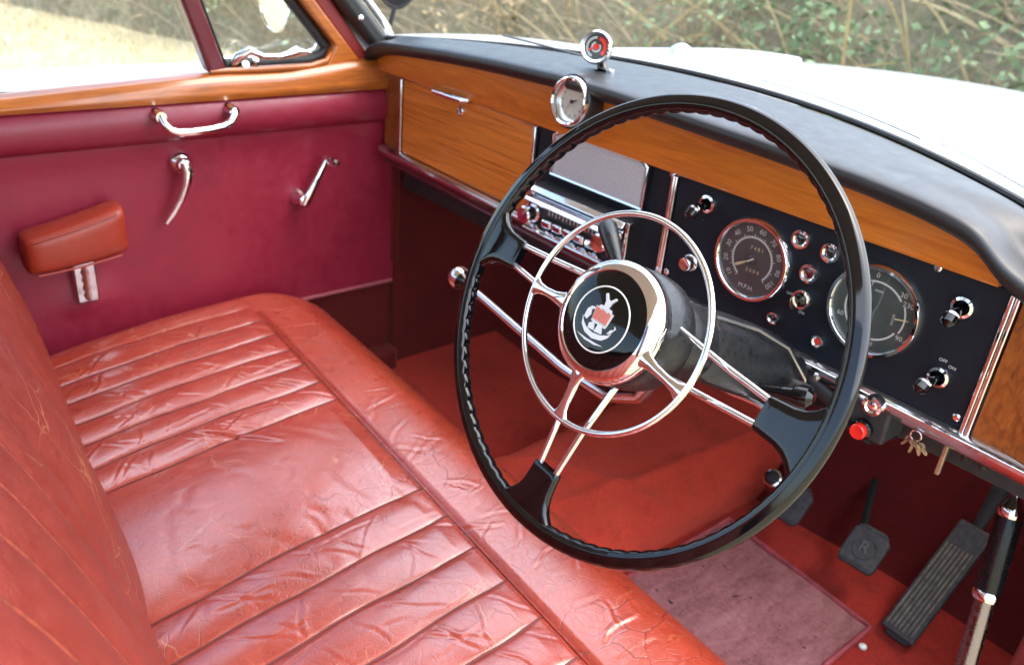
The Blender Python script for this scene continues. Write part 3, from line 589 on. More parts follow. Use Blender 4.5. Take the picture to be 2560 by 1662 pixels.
# backrest
def back_y(x, z):
    t_ = (z - .26); return -.718 + (YAW - .03) * x - .25 * t_ - .06 * max(0, t_ - .1) ** 1.5
BSE = [-.60, -.53, -.46, -.39, -.32, -.25, -.18, .08, .15, .22, .29, .36, .43, .50, .57]
def bpuff(x):
    for a, b_ in zip(BSE, BSE[1:]):
        if a <= x <= b_: t_ = (x - a) / (b_ - a); return (.007 if b_ - a < .1 else .014) * (1 - abs(2 * t_ - 1) ** 2.4) ** .8
    return 0
g = MB(); bx_ = lin(-.615, .585, 200); bz = lin(.20, .70, 70)
def bk(x, z):
    e = max(0, 1 - ((z - .60) / .10) ** 2) ** .5 if z > .60 else 1
    el = min(1, (x + .615) / .05); er = min(1, (.585 - x) / .05); rnd = -.05 * (1 - math.sqrt(max(0, 1 - (1 - el) ** 2))) - .05 * (1 - math.sqrt(max(0, 1 - (1 - er) ** 2)))
    band = 1; return (x, back_y(x, z) + .014 * math.sin(math.pi * min(1, (z - .2) / .42)) + bpuff(x) * band + rnd - .06 * (1 - e), z)
g.grid(bk, bx_, bz); br_ = g.build('backrest', 'back', seat, fixn=False, sharp=0)
for xs_ in BSE[1:-1]:
    g = MB(); g.tube([Vector(bk(xs_, z)) + Vector((0, .0010, .0004)) for z in lin(.24, .695, 40)], .0015, 6); g.build('flute_seam', 'seam_tan', br_)
g = MB(); g.loft([[Vector(bk(x, .70)), Vector((x, back_y(x, .70) - .13, .705)), Vector((x, back_y(x, .3) - .20, .20))] for x in bx_[::8]], closed=False); g.build('backrest_shell', 'back', seat, fixn=False)
g = MB(); g.loft([[Vector(bk(.585, z)), Vector((.575, back_y(.58, z) - .17, z))] for z in bz[::4]], closed=False); g.build('backrest_end', 'back', seat, fixn=False); g = MB(); g.loft([[Vector(bk(-.615, z)), Vector((-.605, back_y(-.6, z) - .17, z))] for z in bz[::4]], closed=False); g.build('backrest_end', 'back', seat, fixn=False)

# ================================================================== dashboard
dash = thing('dashboard', (0, .0, .53), 'walnut and black dashboard with round gauges, radio and padded top', 'dashboard')
WT = [(-.632, .704), (-.618, .722), (-.595, .735), (-.559, .742), (-.506, .749), (-.377, .760), (-.243, .768), (-.104, .773), (.0, .773), (.122, .769), (.243, .765), (.372, .759), (.437, .753), (.484, .745), (.508, .735), (.528, .717), (.559, .704), (.62, .690)]
def zw(x): return lerp(WT, x)
def zbot(x): return .557 - .0229 * (x + .376)
ZP = .705
# walnut fascia rail above the panels
g = MB(); xs = lin(-.615, .525, 90); g.loft([[(x, .0, ZP - .004), (x, -.012, ZP - .002), (x, -.014, ZP + .002), (x, -.013, max(zw(x) - .004, ZP + .001)), (x, -.002, max(zw(x), ZP + .003)), (x, .004, ZP)] for x in xs]); g.build('fascia_rail', 'wood_rail', dash)
# left side glove box lid, dark frame round it
gb = MB(); gb.box(-.536, -.1775, -.006, .010, 0, 1)
gb.v = [(x, y, ZP - .005 if z > .5 else zbot(x) + .004) for x, y, z in gb.v]; lid = gb.build('glove_box_lid', 'wood', dash, bevel=.002)
g = MB(); g.tube([(-.425, -.012, .7025), (-.420, -.021, .7025), (-.342, -.021, .7035), (-.337, -.012, .7035)], [.0045, .0055, .0055, .0045], 12, flat=1.0); g.build('lid_handle', 'chrome', lid)
g = MB(); g.lathe([(.0085, 0), (.0085, .003), (.0065, .005), (.005, .005), (.0045, .003), (0, .003)], dashF(-.360, .681, -.006), 28); lk = g.build('lid_lock', 'chrome', lid)
g = MB(); g.box(-.0007, .0007, -.003, .003, .0032, .0042, dashF(-.360, .681, -.006)); g.build('keyhole', 'rubber', lk)
g = MB(); g.box(-.610, -.548, .002, .02, .54, ZP); g.build('end_panel', 'wood_end', dash, bevel=.003)
# panels
def panel(x0, x1, name, mat, y=-.001):
    g = MB(); g.box(x0, x1, y, .02, 0, 1); g.v = [(x, yy, ZP - .003 if z > .5 else zbot(x) + .002) for x, yy, z in g.v]; return g.build(name, mat, dash, bevel=.0015)
panel(-.168, .102, 'radio_panel', 'panel'); panel(.112, .537, 'instrument_panel', 'panel', -.004)
g = MB(); g.loft([[(x, y0, zbot(min(x, .6)) + .002), (x, y0, zw(x) + .004), (x, y0 + .02, zw(x) + .004), (x, y0 + .02, zbot(x))] for x, y0 in ((.550, -.004), (.57, -.004), (.59, -.006), (.61, -.010), (.64, -.02))]); g.build('figured_end_panel', 'wood_end', dash)
# vertical chrome strips (pairs)
for x, wd in ((-.5415, .0028), (-.1728, .0028), (.1047, .0026), (.1094, .0022), (.5405, .0024), (.5460, .0022)):
    g = MB(); g.box(x - wd, x + wd, -.009, .004, 0, 1); g.v = [(a, b_, ZP - .006 if c > .5 else zbot(a) + .001) for a, b_, c in g.v]; g.build('trim_strip', 'chrome', dash, bevel=.0012)
# lower rail, chrome faces: upper face, rounded nose, undercut
g = MB(); g.loft([[(x, .004, zbot(x) + .003), (x, -.011, zbot(x) + .001), (x, -.0165, zbot(x) - .003), (x, -.0175, zbot(x) - .007), (x, -.0165, zbot(x) - .0095), (x, -.010, zbot(x) - .020), (x, .0, zbot(x) - .026), (x, .006, zbot(x) - .024)] for x in lin(-.60, .64, 60)]); g.build('lower_rail', 'chrome_old', dash, sharp=30)
g = MB(); g.loft([[(x, .010, zbot(x) - .020), (x, .000, zbot(x) - .026), (x, -.003, zbot(x) - .030), (x, .000, zbot(x) - .034), (x, .03, zbot(x) - .038), (x, .03, zbot(x) - .02)] for x in lin(-.60, .12, 30)]); g.build('under_rail', 'maroon_paint', dash)
g = MB(); g.box(-.60, .63, .04, .20, .47, .52); g.build('under_tray', 'rubber', dash, bevel=.004)
# padded top
def pad_sec(x):
    z0 = zw(x); yb, zb = base_yb(x) + .006, base_zb(x); e = 1.0; d = abs(x) - .60
    if x < -.60: e = math.sqrt(max(.0, 1 - ((-.60 - x) / .040) ** 2))
    yf = -.043 * (.25 + .75 * e); h = .023 * (.3 + .7 * e)
    hood = math.exp(-((x + .066) / .050) ** 4) * .0
    pts = [(.000, z0 - .006), (-.012, z0 - .004), (yf * .70, z0 - .004), (yf * .90, z0 + .001), (yf, z0 + .009), (yf * .97, z0 + .018), (yf * .78, z0 + .0205 * (.3 + .7 * e)), (yf * .40, z0 + .0225 * (.3 + .7 * e)), (.0, z0 + h)]
    z1 = z0 + h
    for s in (.15, .3, .5, .7, .85, 1.0):
        zz = z1 + (zb - z1) * s + .006 * math.sin(math.pi * s) * e; pts.append((yb * s if yb > .03 else max(yb, .03) * s, zz))
    pts.append((max(yb, .03), zb - .03)); return [(x, y, z) for y, z in pts]
g = MB(); g.loft([pad_sec(x) for x in [-.638, -.635, -.630, -.622, -.612] + lin(-.60, .66, 90)]); pd = g.build('padded_top', 'pad', dash, sharp=0)
md = pd.modifiers.new('sub', 'SUBSURF'); md.levels = 1; md.render_levels = 1
# demist vent slot on the pad
g = MB(); g.box(-.40, -.18, .105, .115, .7935, .7955); g.build('demist_slot', 'rubber', dash, bevel=.001)

# ---- gauges
def gauge(x, z, R, name, dialmat):
    F = dashF(x, z, -.004); g = MB(); g.lathe([(R + .001, 0), (R, .006), (R - .0025, .0095), (R - .006, .0095), (R - .0085, .006), (R - .009, .001)], F, 64); gg = g.build(name, 'chrome', dash)
    g = MB(); g.lathe([(R - .0085, .001), (R - .0085, .0022), (0, .0023)], F, 48); g.build('dial', dialmat, gg)
    return F, gg
def numeral(body, size, F, r, ang, mat, parent, h=.003, upright=False):
    a = rad(ang); o_ = F(r * math.cos(a), r * math.sin(a), 0); u = F(1, 0, 0) - F(0, 0, 0); v = F(0, 1, 0) - F(0, 0, 0); n = F(0, 0, 1) - F(0, 0, 0)
    return text('numeral', body, size, frame(o_, u, v, n), mat, parent, h, 0 if upright else a - math.pi / 2)
R1 = .0545
F, sp = gauge(.246, .630, R1, 'speedometer', 'dial')
for i, n_ in enumerate(range(10, 110, 10)): numeral(str(n_), .0095, F, .0385, 222 - i * 28.5 + 0, 'mark', sp)
g = MB(); arcband(g, F, .0275, .0292, -45, 235, .0024, .0030, 60)
for k in range(41):
    a = rad(235 - k * 7); g.box(-.00035, .00035, .0292, .0325 if k % 4 == 0 else .0306, .0024, .003, lambda x, y, h, a=a: F(x * math.sin(a) + y * math.cos(a), -x * math.cos(a) + y * math.sin(a), h))
g.build('dial_scale', 'mark', sp, smooth=False)
text('lettering', 'M.P.H.', .0085, frame(F(0, -.037), (1, 0, 0), (0, 0, 1), (0, -1, 0)), 'mark', sp, .003)
text('odometer_figures', '7 4 8 1', .0070, frame(F(.004, .015), (1, 0, 0), (0, 0, 1), (0, -1, 0)), 'mark_gold', sp, .003)
text('trip_figures', '2 6 0 4', .0070, frame(F(.004, -.014), (1, 0, 0), (0, 0, 1), (0, -1, 0)), 'mark_gold', sp, .003)
a = rad(212); g = MB(); g.add([F(.008 * math.cos(a) - .0009 * math.sin(a), .008 * math.sin(a) + .0009 * math.cos(a), .004), F(.008 * math.cos(a) + .0009 * math.sin(a), .008 * math.sin(a) - .0009 * math.cos(a), .004), F(.022 * math.cos(a) + .002 * math.sin(a), .022 * math.sin(a) - .002 * math.cos(a), .004), F(.029 * math.cos(a), .029 * math.sin(a), .004), F(.022 * math.cos(a) - .002 * math.sin(a), .022 * math.sin(a) + .002 * math.cos(a), .004)], [(0, 1, 2, 3, 4)]); g.build('needle', 'mark_gold', sp, smooth=False, fixn=False)
g = MB(); g.lathe([(.006, .0025), (.006, .005), (.004, .006), (0, .006)], F, 24); hb = g.build('needle_boss', 'dial', sp)
g = MB(); g.tube([F(-.004, -.003, .0065), F(.004, .003, .0065)], .0008, 6); g.build('boss_mark', 'white', sp)
g = MB(); g.lathe([(R1 - .008, .0068), (R1 - .008, .0072), (0, .0082)], F, 40); g.build('dial_glass', 'dialglass', sp)
R2 = .0555
F, cg = gauge(.411, .628, R2, 'combined_gauge', 'dial_green')
g = MB(); arcband(g, F, .0335, .0355, 40, 140, .0024, .003, 30); arcband(g, F, .0355, .0372, -22, 28, .0024, .003, 18); arcband(g, F, .0325, .0345, -85, -28, .0024, .003, 18)
arcband(g, F, .0325, .0345, 160, 240, .0024, .003, 20); g.build('dial_scale', 'mark', cg, smooth=False)
for s_, r, a in (('0', .0415, 98), ('30', .0405, 140), ('30', .0405, 47), ('230', .041, 30), ('90', .041, -28), ('E', .0405, -95), ('F', .0405, -78), ('60', .040, 205)): numeral(s_, .0085, F, r, a, 'mark', cg, upright=True)
text('lettering', 'AMPS', .0042, frame(F(0, .024), (1, 0, 0), (0, 0, 1), (0, -1, 0)), 'mark', cg, .003)
text('lettering', 'WATER', .0040, frame(F(.024, -.001), (0, 0, 1), (-1, 0, 0), (0, -1, 0)), 'mark', cg, .003)
text('lettering', 'FUEL', .0042, frame(F(0, -.024), (1, 0, 0), (0, 0, 1), (0, -1, 0)), 'mark', cg, .003)
g = MB(); g.tube([F(.026, .001, .004), F(.041, .004, .004)], [.0009, .0004], 6); g.build('needle', 'mark_gold', cg)
g = MB(); g.tube([F(-.012, .02, .004), F(-.008, .034, .004)], [.0008, .0004], 6); g.build('needle', 'mark', cg)
g = MB(); g.lathe([(R2 - .008, .0068), (R2 - .008, .0072), (0, .0084)], F, 40); g.build('dial_glass', 'dialglass', cg)
# clock in the pad
FC = frame((-.066, -.046, .762), Vector((.86, 0, 0)), Vector((0, .12, .99)) * .86, (0, -.99, .12))
g = MB(); g.lathe([(.034, -.060), (.040, -.035), (.0445, -.014), (.0435, -.003), (.0400, -.002)], FC, 56); g.build('clock_pod', 'pad', dash)
g = MB(); g.lathe([(.0405, -.012), (.0405, .001), (.039, .005), (.0365, .006), (.034, .004), (.0325, -.006)], FC, 56); ck = g.build('clock', 'chrome', dash)
g = MB(); g.lathe([(.0330, -.0065), (.0330, -.0055), (0, -.0054)], FC, 48); g.build('dial', 'cream_dial', ck)
g = MB(); g.lathe([(.0265, -.0054), (.0275, -.004), (.0325, -.001), (.0325, -.006)], FC, 48); g.build('dial_surround', 'satin', ck)
g = MB()
for k in range(12):
    a = rad(30 * k); g.box(-.0005, .0005, .021, .025, -.0053, -.0048, lambda x, y, h, a=a: FC(x * math.cos(a) - y * math.sin(a), x * math.sin(a) + y * math.cos(a), h))
g.build('hour_marks', 'rubber', ck, smooth=False)
g = MB(); g.tube([FC(0, 0, -.004), FC(.010, .004, -.004)], [.0012, .0006], 6); g.build('hand', 'rubber', ck)
g = MB(); g.tube([FC(0, 0, -.0035), FC(-.012, -.015, -.0035)], [.0009, .0005], 6); g.build('hand', 'satin', ck)
g = MB(); g.lathe([(.003, -.004), (.003, -.002), (0, -.0015)], FC, 14); g.build('hand_boss', 'rubber', ck)
# warning lamps and small buttons
def lamp(x, z, r, jewel, name='warning_lamp'):
    F = dashF(x, z, -.004); g = MB(); g.lathe([(r, 0), (r, .003), (r * .92, .0055), (r * .70, .0060), (r * .52, .0045), (r * .50, .0015)], F, 32); o = g.build(name, 'chrome', dash)
    g = MB(); g.lathe([(r * .51, .0015), (r * .50, .0030), (r * .30, .0042), (0, .0048)], F, 24); g.build('jewel', jewel, o); return o
lamp(.304, .677, .0125, 'darkjewel'); lamp(.344, .674, .0125, 'darkjewel'); lamp(.325, .641, .0125, 'jewel'); lamp(.294, .569, .0085, 'darkjewel'); lamp(.358, .565, .0088, 'red')
# cigar lighter
F = dashF(.157, .594, -.004); g = MB(); g.lathe([(.0125, 0), (.0125, .004), (.011, .007), (.0095, .008), (.0095, .016), (.0085, .0175), (.0035, .0165), (0, .0165)], F, 36); g.build('cigar_lighter', 'chrome', dash)
# tumbler switches
def toggle(x, z, down, side):
    F = dashF(x, z, -.004); g = MB(); g.lathe([(.0125, 0), (.0125, .003), (.0115, .0055), (.0085, .0065), (.0065, .0040), (.006, .0015)], F, 32); o = g.build('toggle_switch', 'chrome', dash)
    g = MB(); g.tube([F(0, 0, .001), F(side * .3, down * .3, .012), F(side * .8, down * .8, .024)], [.0042, .0044, .0055], 14); g.build('stem', 'bakelite', o)
    g = MB(); g.tube([F(side * .75, down * .75, .022), F(side, down, .028), F(side * 1.1, down * 1.3, .033)], [.006, .0082, .0055], 16); g.build('knob', 'chrome', o)
    g = MB(); g.tube([F(side * 1.0, down * 1.0, .028), F(side * 1.1, down * 1.9, .034), F(side * 1.2, down * 2.6, .036)], [.0085, .0078, .003], 14); g.build('paddle', 'bakelite', o)
toggle(.165, .678, -.006, -.002); toggle(.499, .669, -.005, .001); toggle(.500, .586, -.004, -.004)
for x, z, s in ((.161, .655, '-'), (.498, .605, 'OFF'), (.509, .601, 'ON'), (.327, .590, 'ON'), (.306, .607, 'OFF')):
    text('switch_lettering', s, .0052, dashF(x, z, -.004), 'mark', dash, .0008)
# ignition switch
F = dashF(.324, .607, -.004); g = MB(); g.lathe([(.0130, 0), (.0130, .004), (.0115, .0065), (.009, .0065), (.0085, .003)], F, 36); ig = g.build('ignition_switch', 'chrome', dash)
g = MB(); g.lathe([(.0086, .003), (.0080, .008), (.006, .010), (0, .010)], F, 28); g.build('barrel', 'bakelite', ig)
g = MB(); g.prism([(-.0012, -.001), (.0012, -.001), (.0012, .002), (.007, .006), (.007, .014), (.003, .017), (-.003, .017), (-.007, .014), (-.007, .006), (-.0012, .002)], frame(F(0, 0, .010), (.3, 0, -.95), (0, -1, 0), (.95, 0, .3)), -.0008, .0008); g.build('ignition_key', 'chrome', ig, smooth=False)
# panel screws
for x, z in ((.099, .698), (.462, .699), (.118, .565), (.53, .55), (-.160, .568), (-.158, .640)):
    F = dashF(x, z, -.004); g = MB(); g.lathe([(.0045, -.003), (.0045, .0008), (.003, .0022), (0, .0024)], F, 18); g.build('panel_screw', 'chrome', dash)
# speaker grille
F = dashF(-.034, .671, -.003); P8 = [(-.094, -.034), (.094, -.034), (.094, .026), (.080, .034), (-.080, .034), (-.094, .026)]
g = MB(); g.prism(P8, F, 0, .004); sg = g.build('speaker_grille', 'speaker', dash, bevel=.001)
for k in range(20):
    z = -.0305 + k * .0032; hw = .089 if z < .024 else .089 - (z - .024) * 1.7
    g = MB(); g.box(-hw, hw, z - .0009, z + .0009, .0038, .0056, F); g.build('grille_rib', 'speaker_rib', sg, smooth=False)
g = MB(); pp = [F(x, y, .004) for x, y in P8]; g.tube(pp, .0032, 8, ring=True); g.build('grille_frame', 'chrome', sg)
# radio
rd = MB(); rd.box(-.142, .058, -.030, .0, .551, .622); ra = rd.build('radio', 'rubber', dash, bevel=.002)
g = MB(); g.loft([[(x, -.030, 0.6125), (x, -0.0400, 0.6125), (x, -0.0400, 0.6145), (x, -.0335, 0.6210), (x, -.030, 0.6210)] for x in (-.140, .056)]); g.build('top_bar', 'chrome', ra, bevel=.003)
g = MB(); g.loft([[(x, -.030, 0.5975), (x, -0.0470, 0.5975), (x, -0.0470, 0.5995), (x, -.0335, 0.6100), (x, -.030, 0.6100)] for x in (-.140, .056)]); g.build('top_bar', 'chrome', ra, bevel=.004)
g = MB(); g.loft([[(x, -.030, 0.5525), (x, -0.0460, 0.5525), (x, -0.0460, 0.5545), (x, -.0335, 0.5620), (x, -.030, 0.5620)] for x in (-.140, .056)]); g.build('bottom_bar', 'chrome', ra, bevel=.003)
g = MB(); g.box(-.100, .012, -.034, -.0302, .582, .597); dl = g.build('tuning_dial', 'dial', ra, bevel=.001)
for k in range(14):
    g = MB(); x = -.094 + k * .0077; g.box(x - .0006, x + .0006, -.0348, -.0340, .586 if k % 2 else .584, .594); g.build('dial_mark', 'mark', dl, smooth=False)
g = MB(); g.box(-.014, -.0125, -.0356, -.0342, .583, .596); g.build('dial_pointer', 'red', dl, smooth=False)
for k in range(5):
    x = -.092 + k * .0235; g = MB(); g.box(x - .010, x + .010, -.043, -.0302, .565, .578); g.build('push_button', 'chrome', ra, bevel=.003)
for x, z in ((-.128, .578), (.030, .586)):
    F = dashF(x, z, -.030); g = MB(); g.lathe([(.0145, 0), (.0145, .006), (.011, .008), (.011, .014), (.0135, .016), (.0140, .026), (.012, .0285), (0, .0290)], F, 32); g.build('radio_knob', 'chrome', ra)
F = dashF(.045, .575, -.030); g = MB(); g.lathe([(.009, 0), (.009, .012), (.007, .015), (0, .0155)], F, 24); g.build('radio_knob', 'chrome', ra)
g = MB(); g.box(.0585, .064, -.034, -.0, .552, .622); g.build('side_cheek', 'chrome_old', ra, bevel=.001)
F = dashF(-.160, .641, -.001); g = MB(); g.lathe([(.008, 0), (.008, .006), (.005, .010), (0, .0105)], F, 20); g.build('choke_knob', 'chrome', dash)
# round chrome knob on the lower rail
F = dashF(.449, .5275, -.014); g = MB(); g.lathe([(.0125, 0), (.0125, .008), (.0115, .011), (.008, .012), (.006, .010), (.003, .0115), (0, .0115)], F, 32); g.build('rail_knob', 'chrome', dash)

# switch box under the rail
sb = thing('switch_box', (.44, .0, .49), 'small black box with a round red push button hung under the dashboard', 'switch')
g = MB(); g.box(.408, .468, -.012, .04, .478, .5275); g.build('case', 'rubber', sb, bevel=.004)
F = dashF(.4425, .490, -.012); g = MB(); g.lathe([(.0125, 0), (.0125, .006), (.010, .008), (.010, .003)], F, 28); bz_ = g.build('button_bezel', 'bakelite', sb)
g = MB(); g.lathe([(.0095, .002), (.0095, .014), (.008, .0155), (.005, .0148), (0, .0148)], F, 28); g.build('red_button', 'red', sb)
F = dashF(.421, .497, -.012); g = MB(); g.lathe([(.005, 0), (.005, .008), (.0085, .010), (.009, .018), (.006, .022), (0, .0225)], F, 24); g.build('pull_knob', 'chrome', sb)
# keys
ks = thing('key_bunch', (.50, -.008, .50), 'bunch of tan keys hanging beneath the dashboard rail', 'keys')
FK = frame((.500, -.012, .512), (1, 0, 0), (0, 0, 1), (0, -1, 0)); g = MB(); torus(g, FK, .006, .0009, 0, 28, 6); g.build('key_ring', 'chrome', ks)
for dx, tilt, L in ((-.006, -.5, .028), (.002, -.1, .031), (.008, .35, .027), (.012, .8, .024)):
    c, s = math.cos(tilt), math.sin(tilt); Fk = frame((.500 + dx * .6, -.013 - .002 * dx / .006, .509), (c, .25, s), (s, .1, -c), (0, -1, 0))
    poly = [(.006 * math.cos(rad(q)), .008 + .007 * math.sin(rad(q))) for q in range(-60, 241, 30)] + [(-.0022, .016), (-.0022, L), (.0, L + .002), (.0025, L - .002), (.0016, L - .006), (.0028, L - .010), (.0020, .016)]
    g = MB(); g.prism([(x, y) for x, y in poly], lambda x, y, h, Fk=Fk: Fk(x * .62, y * .62, h), -.0008, .0008); g.build('key', 'lead', ks, smooth=False)
g = MB(); g.box(.528, .533, -.003, .003, .474, .512); o = g.build('cable_tag', 'lead', None, bevel=.001); tag(o, 'narrow tan tag dangling beside the bunch of keys', 'tag')
for dx in (0, .02):
    g = MB(); g.tube([(.545 + dx, .02, .515), (.543 + dx, .03, .49), (.538 + dx, .08, .46), (.52 + dx, .2, .43)], .003, 8); o = g.build('cable', 'rubber', None); tag(o, 'thin black cable drooping under the right end of the dashboard', 'cable', 'cables under the dashboard')

# gauge stuck on the pad top
tg = thing('dash_top_gauge', (-.085, .030, .799), 'small round chrome rimmed thermometer standing on the padded dashboard top', 'gauge')
nrm = Vector((.50, -.84, .18)).normalized(); uu = Vector((0, 0, 1)).cross(nrm).normalized(); vv = nrm.cross(uu); FT = frame(Vector((-.097, .026, .8275)), uu * .85, vv * .85, nrm * .95)
g = MB(); g.lathe([(0, -.024), (.018, -.023), (.0235, -.019), (.0265, -.004), (.0275, -.001)], FT, 40); g.build('case', 'bakelite', tg)
g = MB(); g.lathe([(.0278, -.006), (.0282, 0), (.0270, .004), (.0245, .005), (.0205, .0025), (.0205, 0)], FT, 48); g.build('bezel', 'chrome', tg)
g = MB(); g.lathe([(.0206, .0), (.0206, .0010), (0, .0011)], FT, 36); g.build('dial', 'rubber', tg)
g = MB(); arcband(g, FT, .0135, .0175, 90, 250, .0012, .0016, 18); g.build('grey_scale', 'satin', tg, smooth=False)
g = MB(); arcband(g, FT, .0125, .0180, -45, 75, .0012, .0016, 18); g.build('red_scale', 'red', tg, smooth=False)
g = MB(); arcband(g, FT, .006, .0085, 100, 400, .0012, .0016, 18); g.build('inner_scale', 'mark', tg, smooth=False)
g = MB(); g.tube([FT(.004, .003, .002), FT(-.014, -.007, .002)], [.0028, .0008], 8); g.lathe([(.0045, .001), (.0045, .0025), (0, .003)], FT, 16); g.build('needle', 'red', tg)
g = MB(); g.lathe([(.0195, .003), (.0195, .0034), (0, .0042)], FT, 30); g.build('dial_glass', 'dialglass', tg)
g = MB(); g.tube([(-.090, .033, .812), (-.085, .033, .800), (-.084, .032, .796)], [.007, .009, .014], 14); g.build('foot', 'bakelite', tg)
g = MB(); g.lathe([(.007, 0), (.007, .004), (0, .0055)], frame((-.068, .030, .797), (1, 0, 0), (0, 1, 0), (0, 0, 1)), 16); g.build('clamp_screw', 'chrome', tg)

# ================================================================== steering wheel
T = rad(25.2); WC = Vector((.336, -.344, .6645)); E1 = Vector((1, 0, 0)); E2 = Vector((0, math.sin(T), math.cos(T))); NN = Vector((0, -math.cos(T), math.sin(T)))
ROT = rad(-4.2); U = E1 * math.cos(ROT) + E2 * math.sin(ROT); Vv = -E1 * math.sin(ROT) + E2 * math.cos(ROT)
FWH = frame(WC, U, Vv, NN)
sw = thing('steering_wheel', WC, 'large black three spoke steering wheel with chrome horn ring and ship badge', 'steering wheel')
SP = [0, 180, 270]
g = MB(); secs = []; NR = 720
for i in range(NR):
    a = 360 * i / NR; dmin = min(abs((a - s + 180) % 360 - 180) for s in SP); grip = 1 if dmin > 13 else max(0, (dmin - 9) / 4)
    sc = .0009 * grip * (abs(math.sin(rad(a * 42))) ** .7 * 2 - 1); sec = []
    for k in range(20):
        q = 2 * math.pi * k / 20; cr, sr_ = math.cos(q), math.sin(q)
        rr_ = .0090 * (1 + .05 * math.cos(3 * q)); bumpw = max(0, -cr * .8 - sr_ * .6)
        r = .2106 + cr * rr_ * .96 - (sc * bumpw if bumpw else 0); h = sr_ * rr_ * .90
        if k == 4: h -= .0012
        sec.append(FWH(r * math.cos(rad(a)), r * math.sin(rad(a)), h))
    secs.append(sec)
g.loft(secs, True, False, True); g.build('rim', 'bakelite', sw, sharp=0)
for s in SP:
    a = rad(s); u = U * math.cos(a) + Vv * math.sin(a); v = -U * math.sin(a) + Vv * math.cos(a); FS = frame(WC, u, v, NN)
    # bakelite boss growing out of the rim
    g = MB(); ss = []
    for r, wd, hh in ((.207, .044, .0062), (.201, .033, .0070), (.195, .0255, .0072), (.188, .0205, .0072), (.179, .0178, .0070), (.166, .0165, .0068), (.1585, .0160, .0066), (.1565, .0150, .0058)):
        sec = []
        for k in range(24):
            q = 2 * math.pi * k / 24; cx_, sx_ = math.cos(q), math.sin(q); sgx = abs(cx_) ** .45 * (1 if cx_ > 0 else -1); sgy = abs(sx_) ** .55 * (1 if sx_ > 0 else -1)
            sec.append(FS(r, wd * sgx, hh * sgy * (.82 + .18 * abs(sgx) ** 3)))
        ss.append(sec)
    g.loft(ss); g.build('spoke_boss', 'bakelite', sw, sharp=50)
    for sg in (-1, 1):
        g = MB(); g.tube([FS(.160, sg * .0112, .0), FS(.110, sg * .0155, .001), (FS(.050, sg * .0215, -.004))], .0032, 12); g.build('spoke_rod', 'chrome', sw)
# horn ring with three arms
FH = frame(WC - E2 * .0025, U, Vv, NN)
g = MB(); torus(g, FH, .1008, .0030, .024, 120, 12); hr = g.build('horn_ring', 'chrome', sw)
for s in SP:
    a = rad(s + (6 if s == 180 else (-10 if s == 0 else 0))); u = U * math.cos(a) + Vv * math.sin(a); v = -U * math.sin(a) + Vv * math.cos(a); FS = frame(WC - E2 * .0025, u, v, NN)
    g = MB(); ss = []
    for r, wd, h in ((.050, .011, .030), (.058, .0068, .030), (.068, .0046, .029), (.082, .0042, .027), (.092, .0054, .0255), (.099, .0095, .0245)):
        ss.append([FS(r, wd * math.cos(q), h + .0028 * math.sin(q)) for q in (2 * math.pi * k / 14 for k in range(14))])
    g.loft(ss); g.build('ring_arm', 'chrome', hr)
# hub
g = MB(); g.lathe([(.030, -.060), (.040, -.052), (.0565, -.030), (.0575, -.020), (.0575, .004), (.055, .008), (.055, .012), (.0575, .014), (.0575, .019), (.050, .022)], FH, 72); g.build('hub_body', 'column', sw)
g = MB(); g.lathe([(.050, .018), (.0570, .020), (.0578, .024), (.0570, .028), (.0545, .0315), (.0500, .0345), (.0462, .0362), (.0452, .0352), (.045, .032)], FH, 72); g.build('hub_ring', 'chrome', sw)
g = MB(); g.lathe([(.0455, .030), (.0452, .0350), (.040, .0372), (.025, .0385), (0, .0388)], FH, 64); hb = g.build('hub_badge', 'hubface', sw)
g = MB(); torus(g, FH, .0300, .00075, .0384, 72, 6); g.build('badge_ring', 'white', hb)
SC = .0268; hE = .0386
def emb(polys, name, mat, h=.0012, h0=0):
    g = MB()
    for p in polys: g.prism([(x * SC, y * SC) for x, y in p], FH, hE + h0, hE + h0 + h)
    return g.build(name, mat, hb, smooth=False)
emb([[(-.72, -.20), (-.60, -.34), (-.40, -.46), (-.05, -.52), (.30, -.46), (.55, -.34), (.66, -.22), (.60, -.42), (.42, -.60), (.05, -.70), (-.35, -.64), (-.60, -.46)],
     [(-.62, -.78), (-.2, -.86), (.25, -.84), (.60, -.74), (.25, -.77), (-.2, -.79)]], 'ship_hull', 'silver')
emb([[(-.66, -.20), (-.52, -.24), (-.44, -.05), (-.50, .12), (-.40, .20), (-.34, .14), (-.38, .26), (-.54, .24), (-.66, .08)],
     [(.50, -.30), (.62, -.24), (.74, -.02), (.66, .04), (.70, -.06), (.58, -.12)]], 'figurehead', 'silver', .0014)
emb([[(-.30, -.46), (-.34, -.30), (-.16, -.18), (-.04, -.44)], [(.0, -.46), (.02, -.20), (.22, -.20), (.30, -.42)], [(-.32, -.14), (.36, -.14), (.34, -.20), (-.30, -.20)]], 'shield_row', 'silver', .0015)
emb([[(-.36 + .09 * k, .32 - .02 * (k % 3)), (-.31 + .09 * k, .32 - .02 * (k % 3)), (-.27 + .082 * k, -.10), (-.315 + .082 * k, -.10)] for k in range(8)], 'sail_stripes', 'sail', .0016)
emb([[(-.40, .34), (.40, .34), (.36, -.13), (-.34, -.13)]], 'sail', 'silver', .0009)
emb([[(-.30, .34), (.30, .34), (.24, .44), (-.22, .44)], [(-.10, .44), (.10, .44), (.13, .62), (.26, .82), (.20, .86), (.06, .70), (-.06, .70), (-.20, .88), (-.26, .83), (-.12, .62)]], 'mast_head', 'silver', .0017)

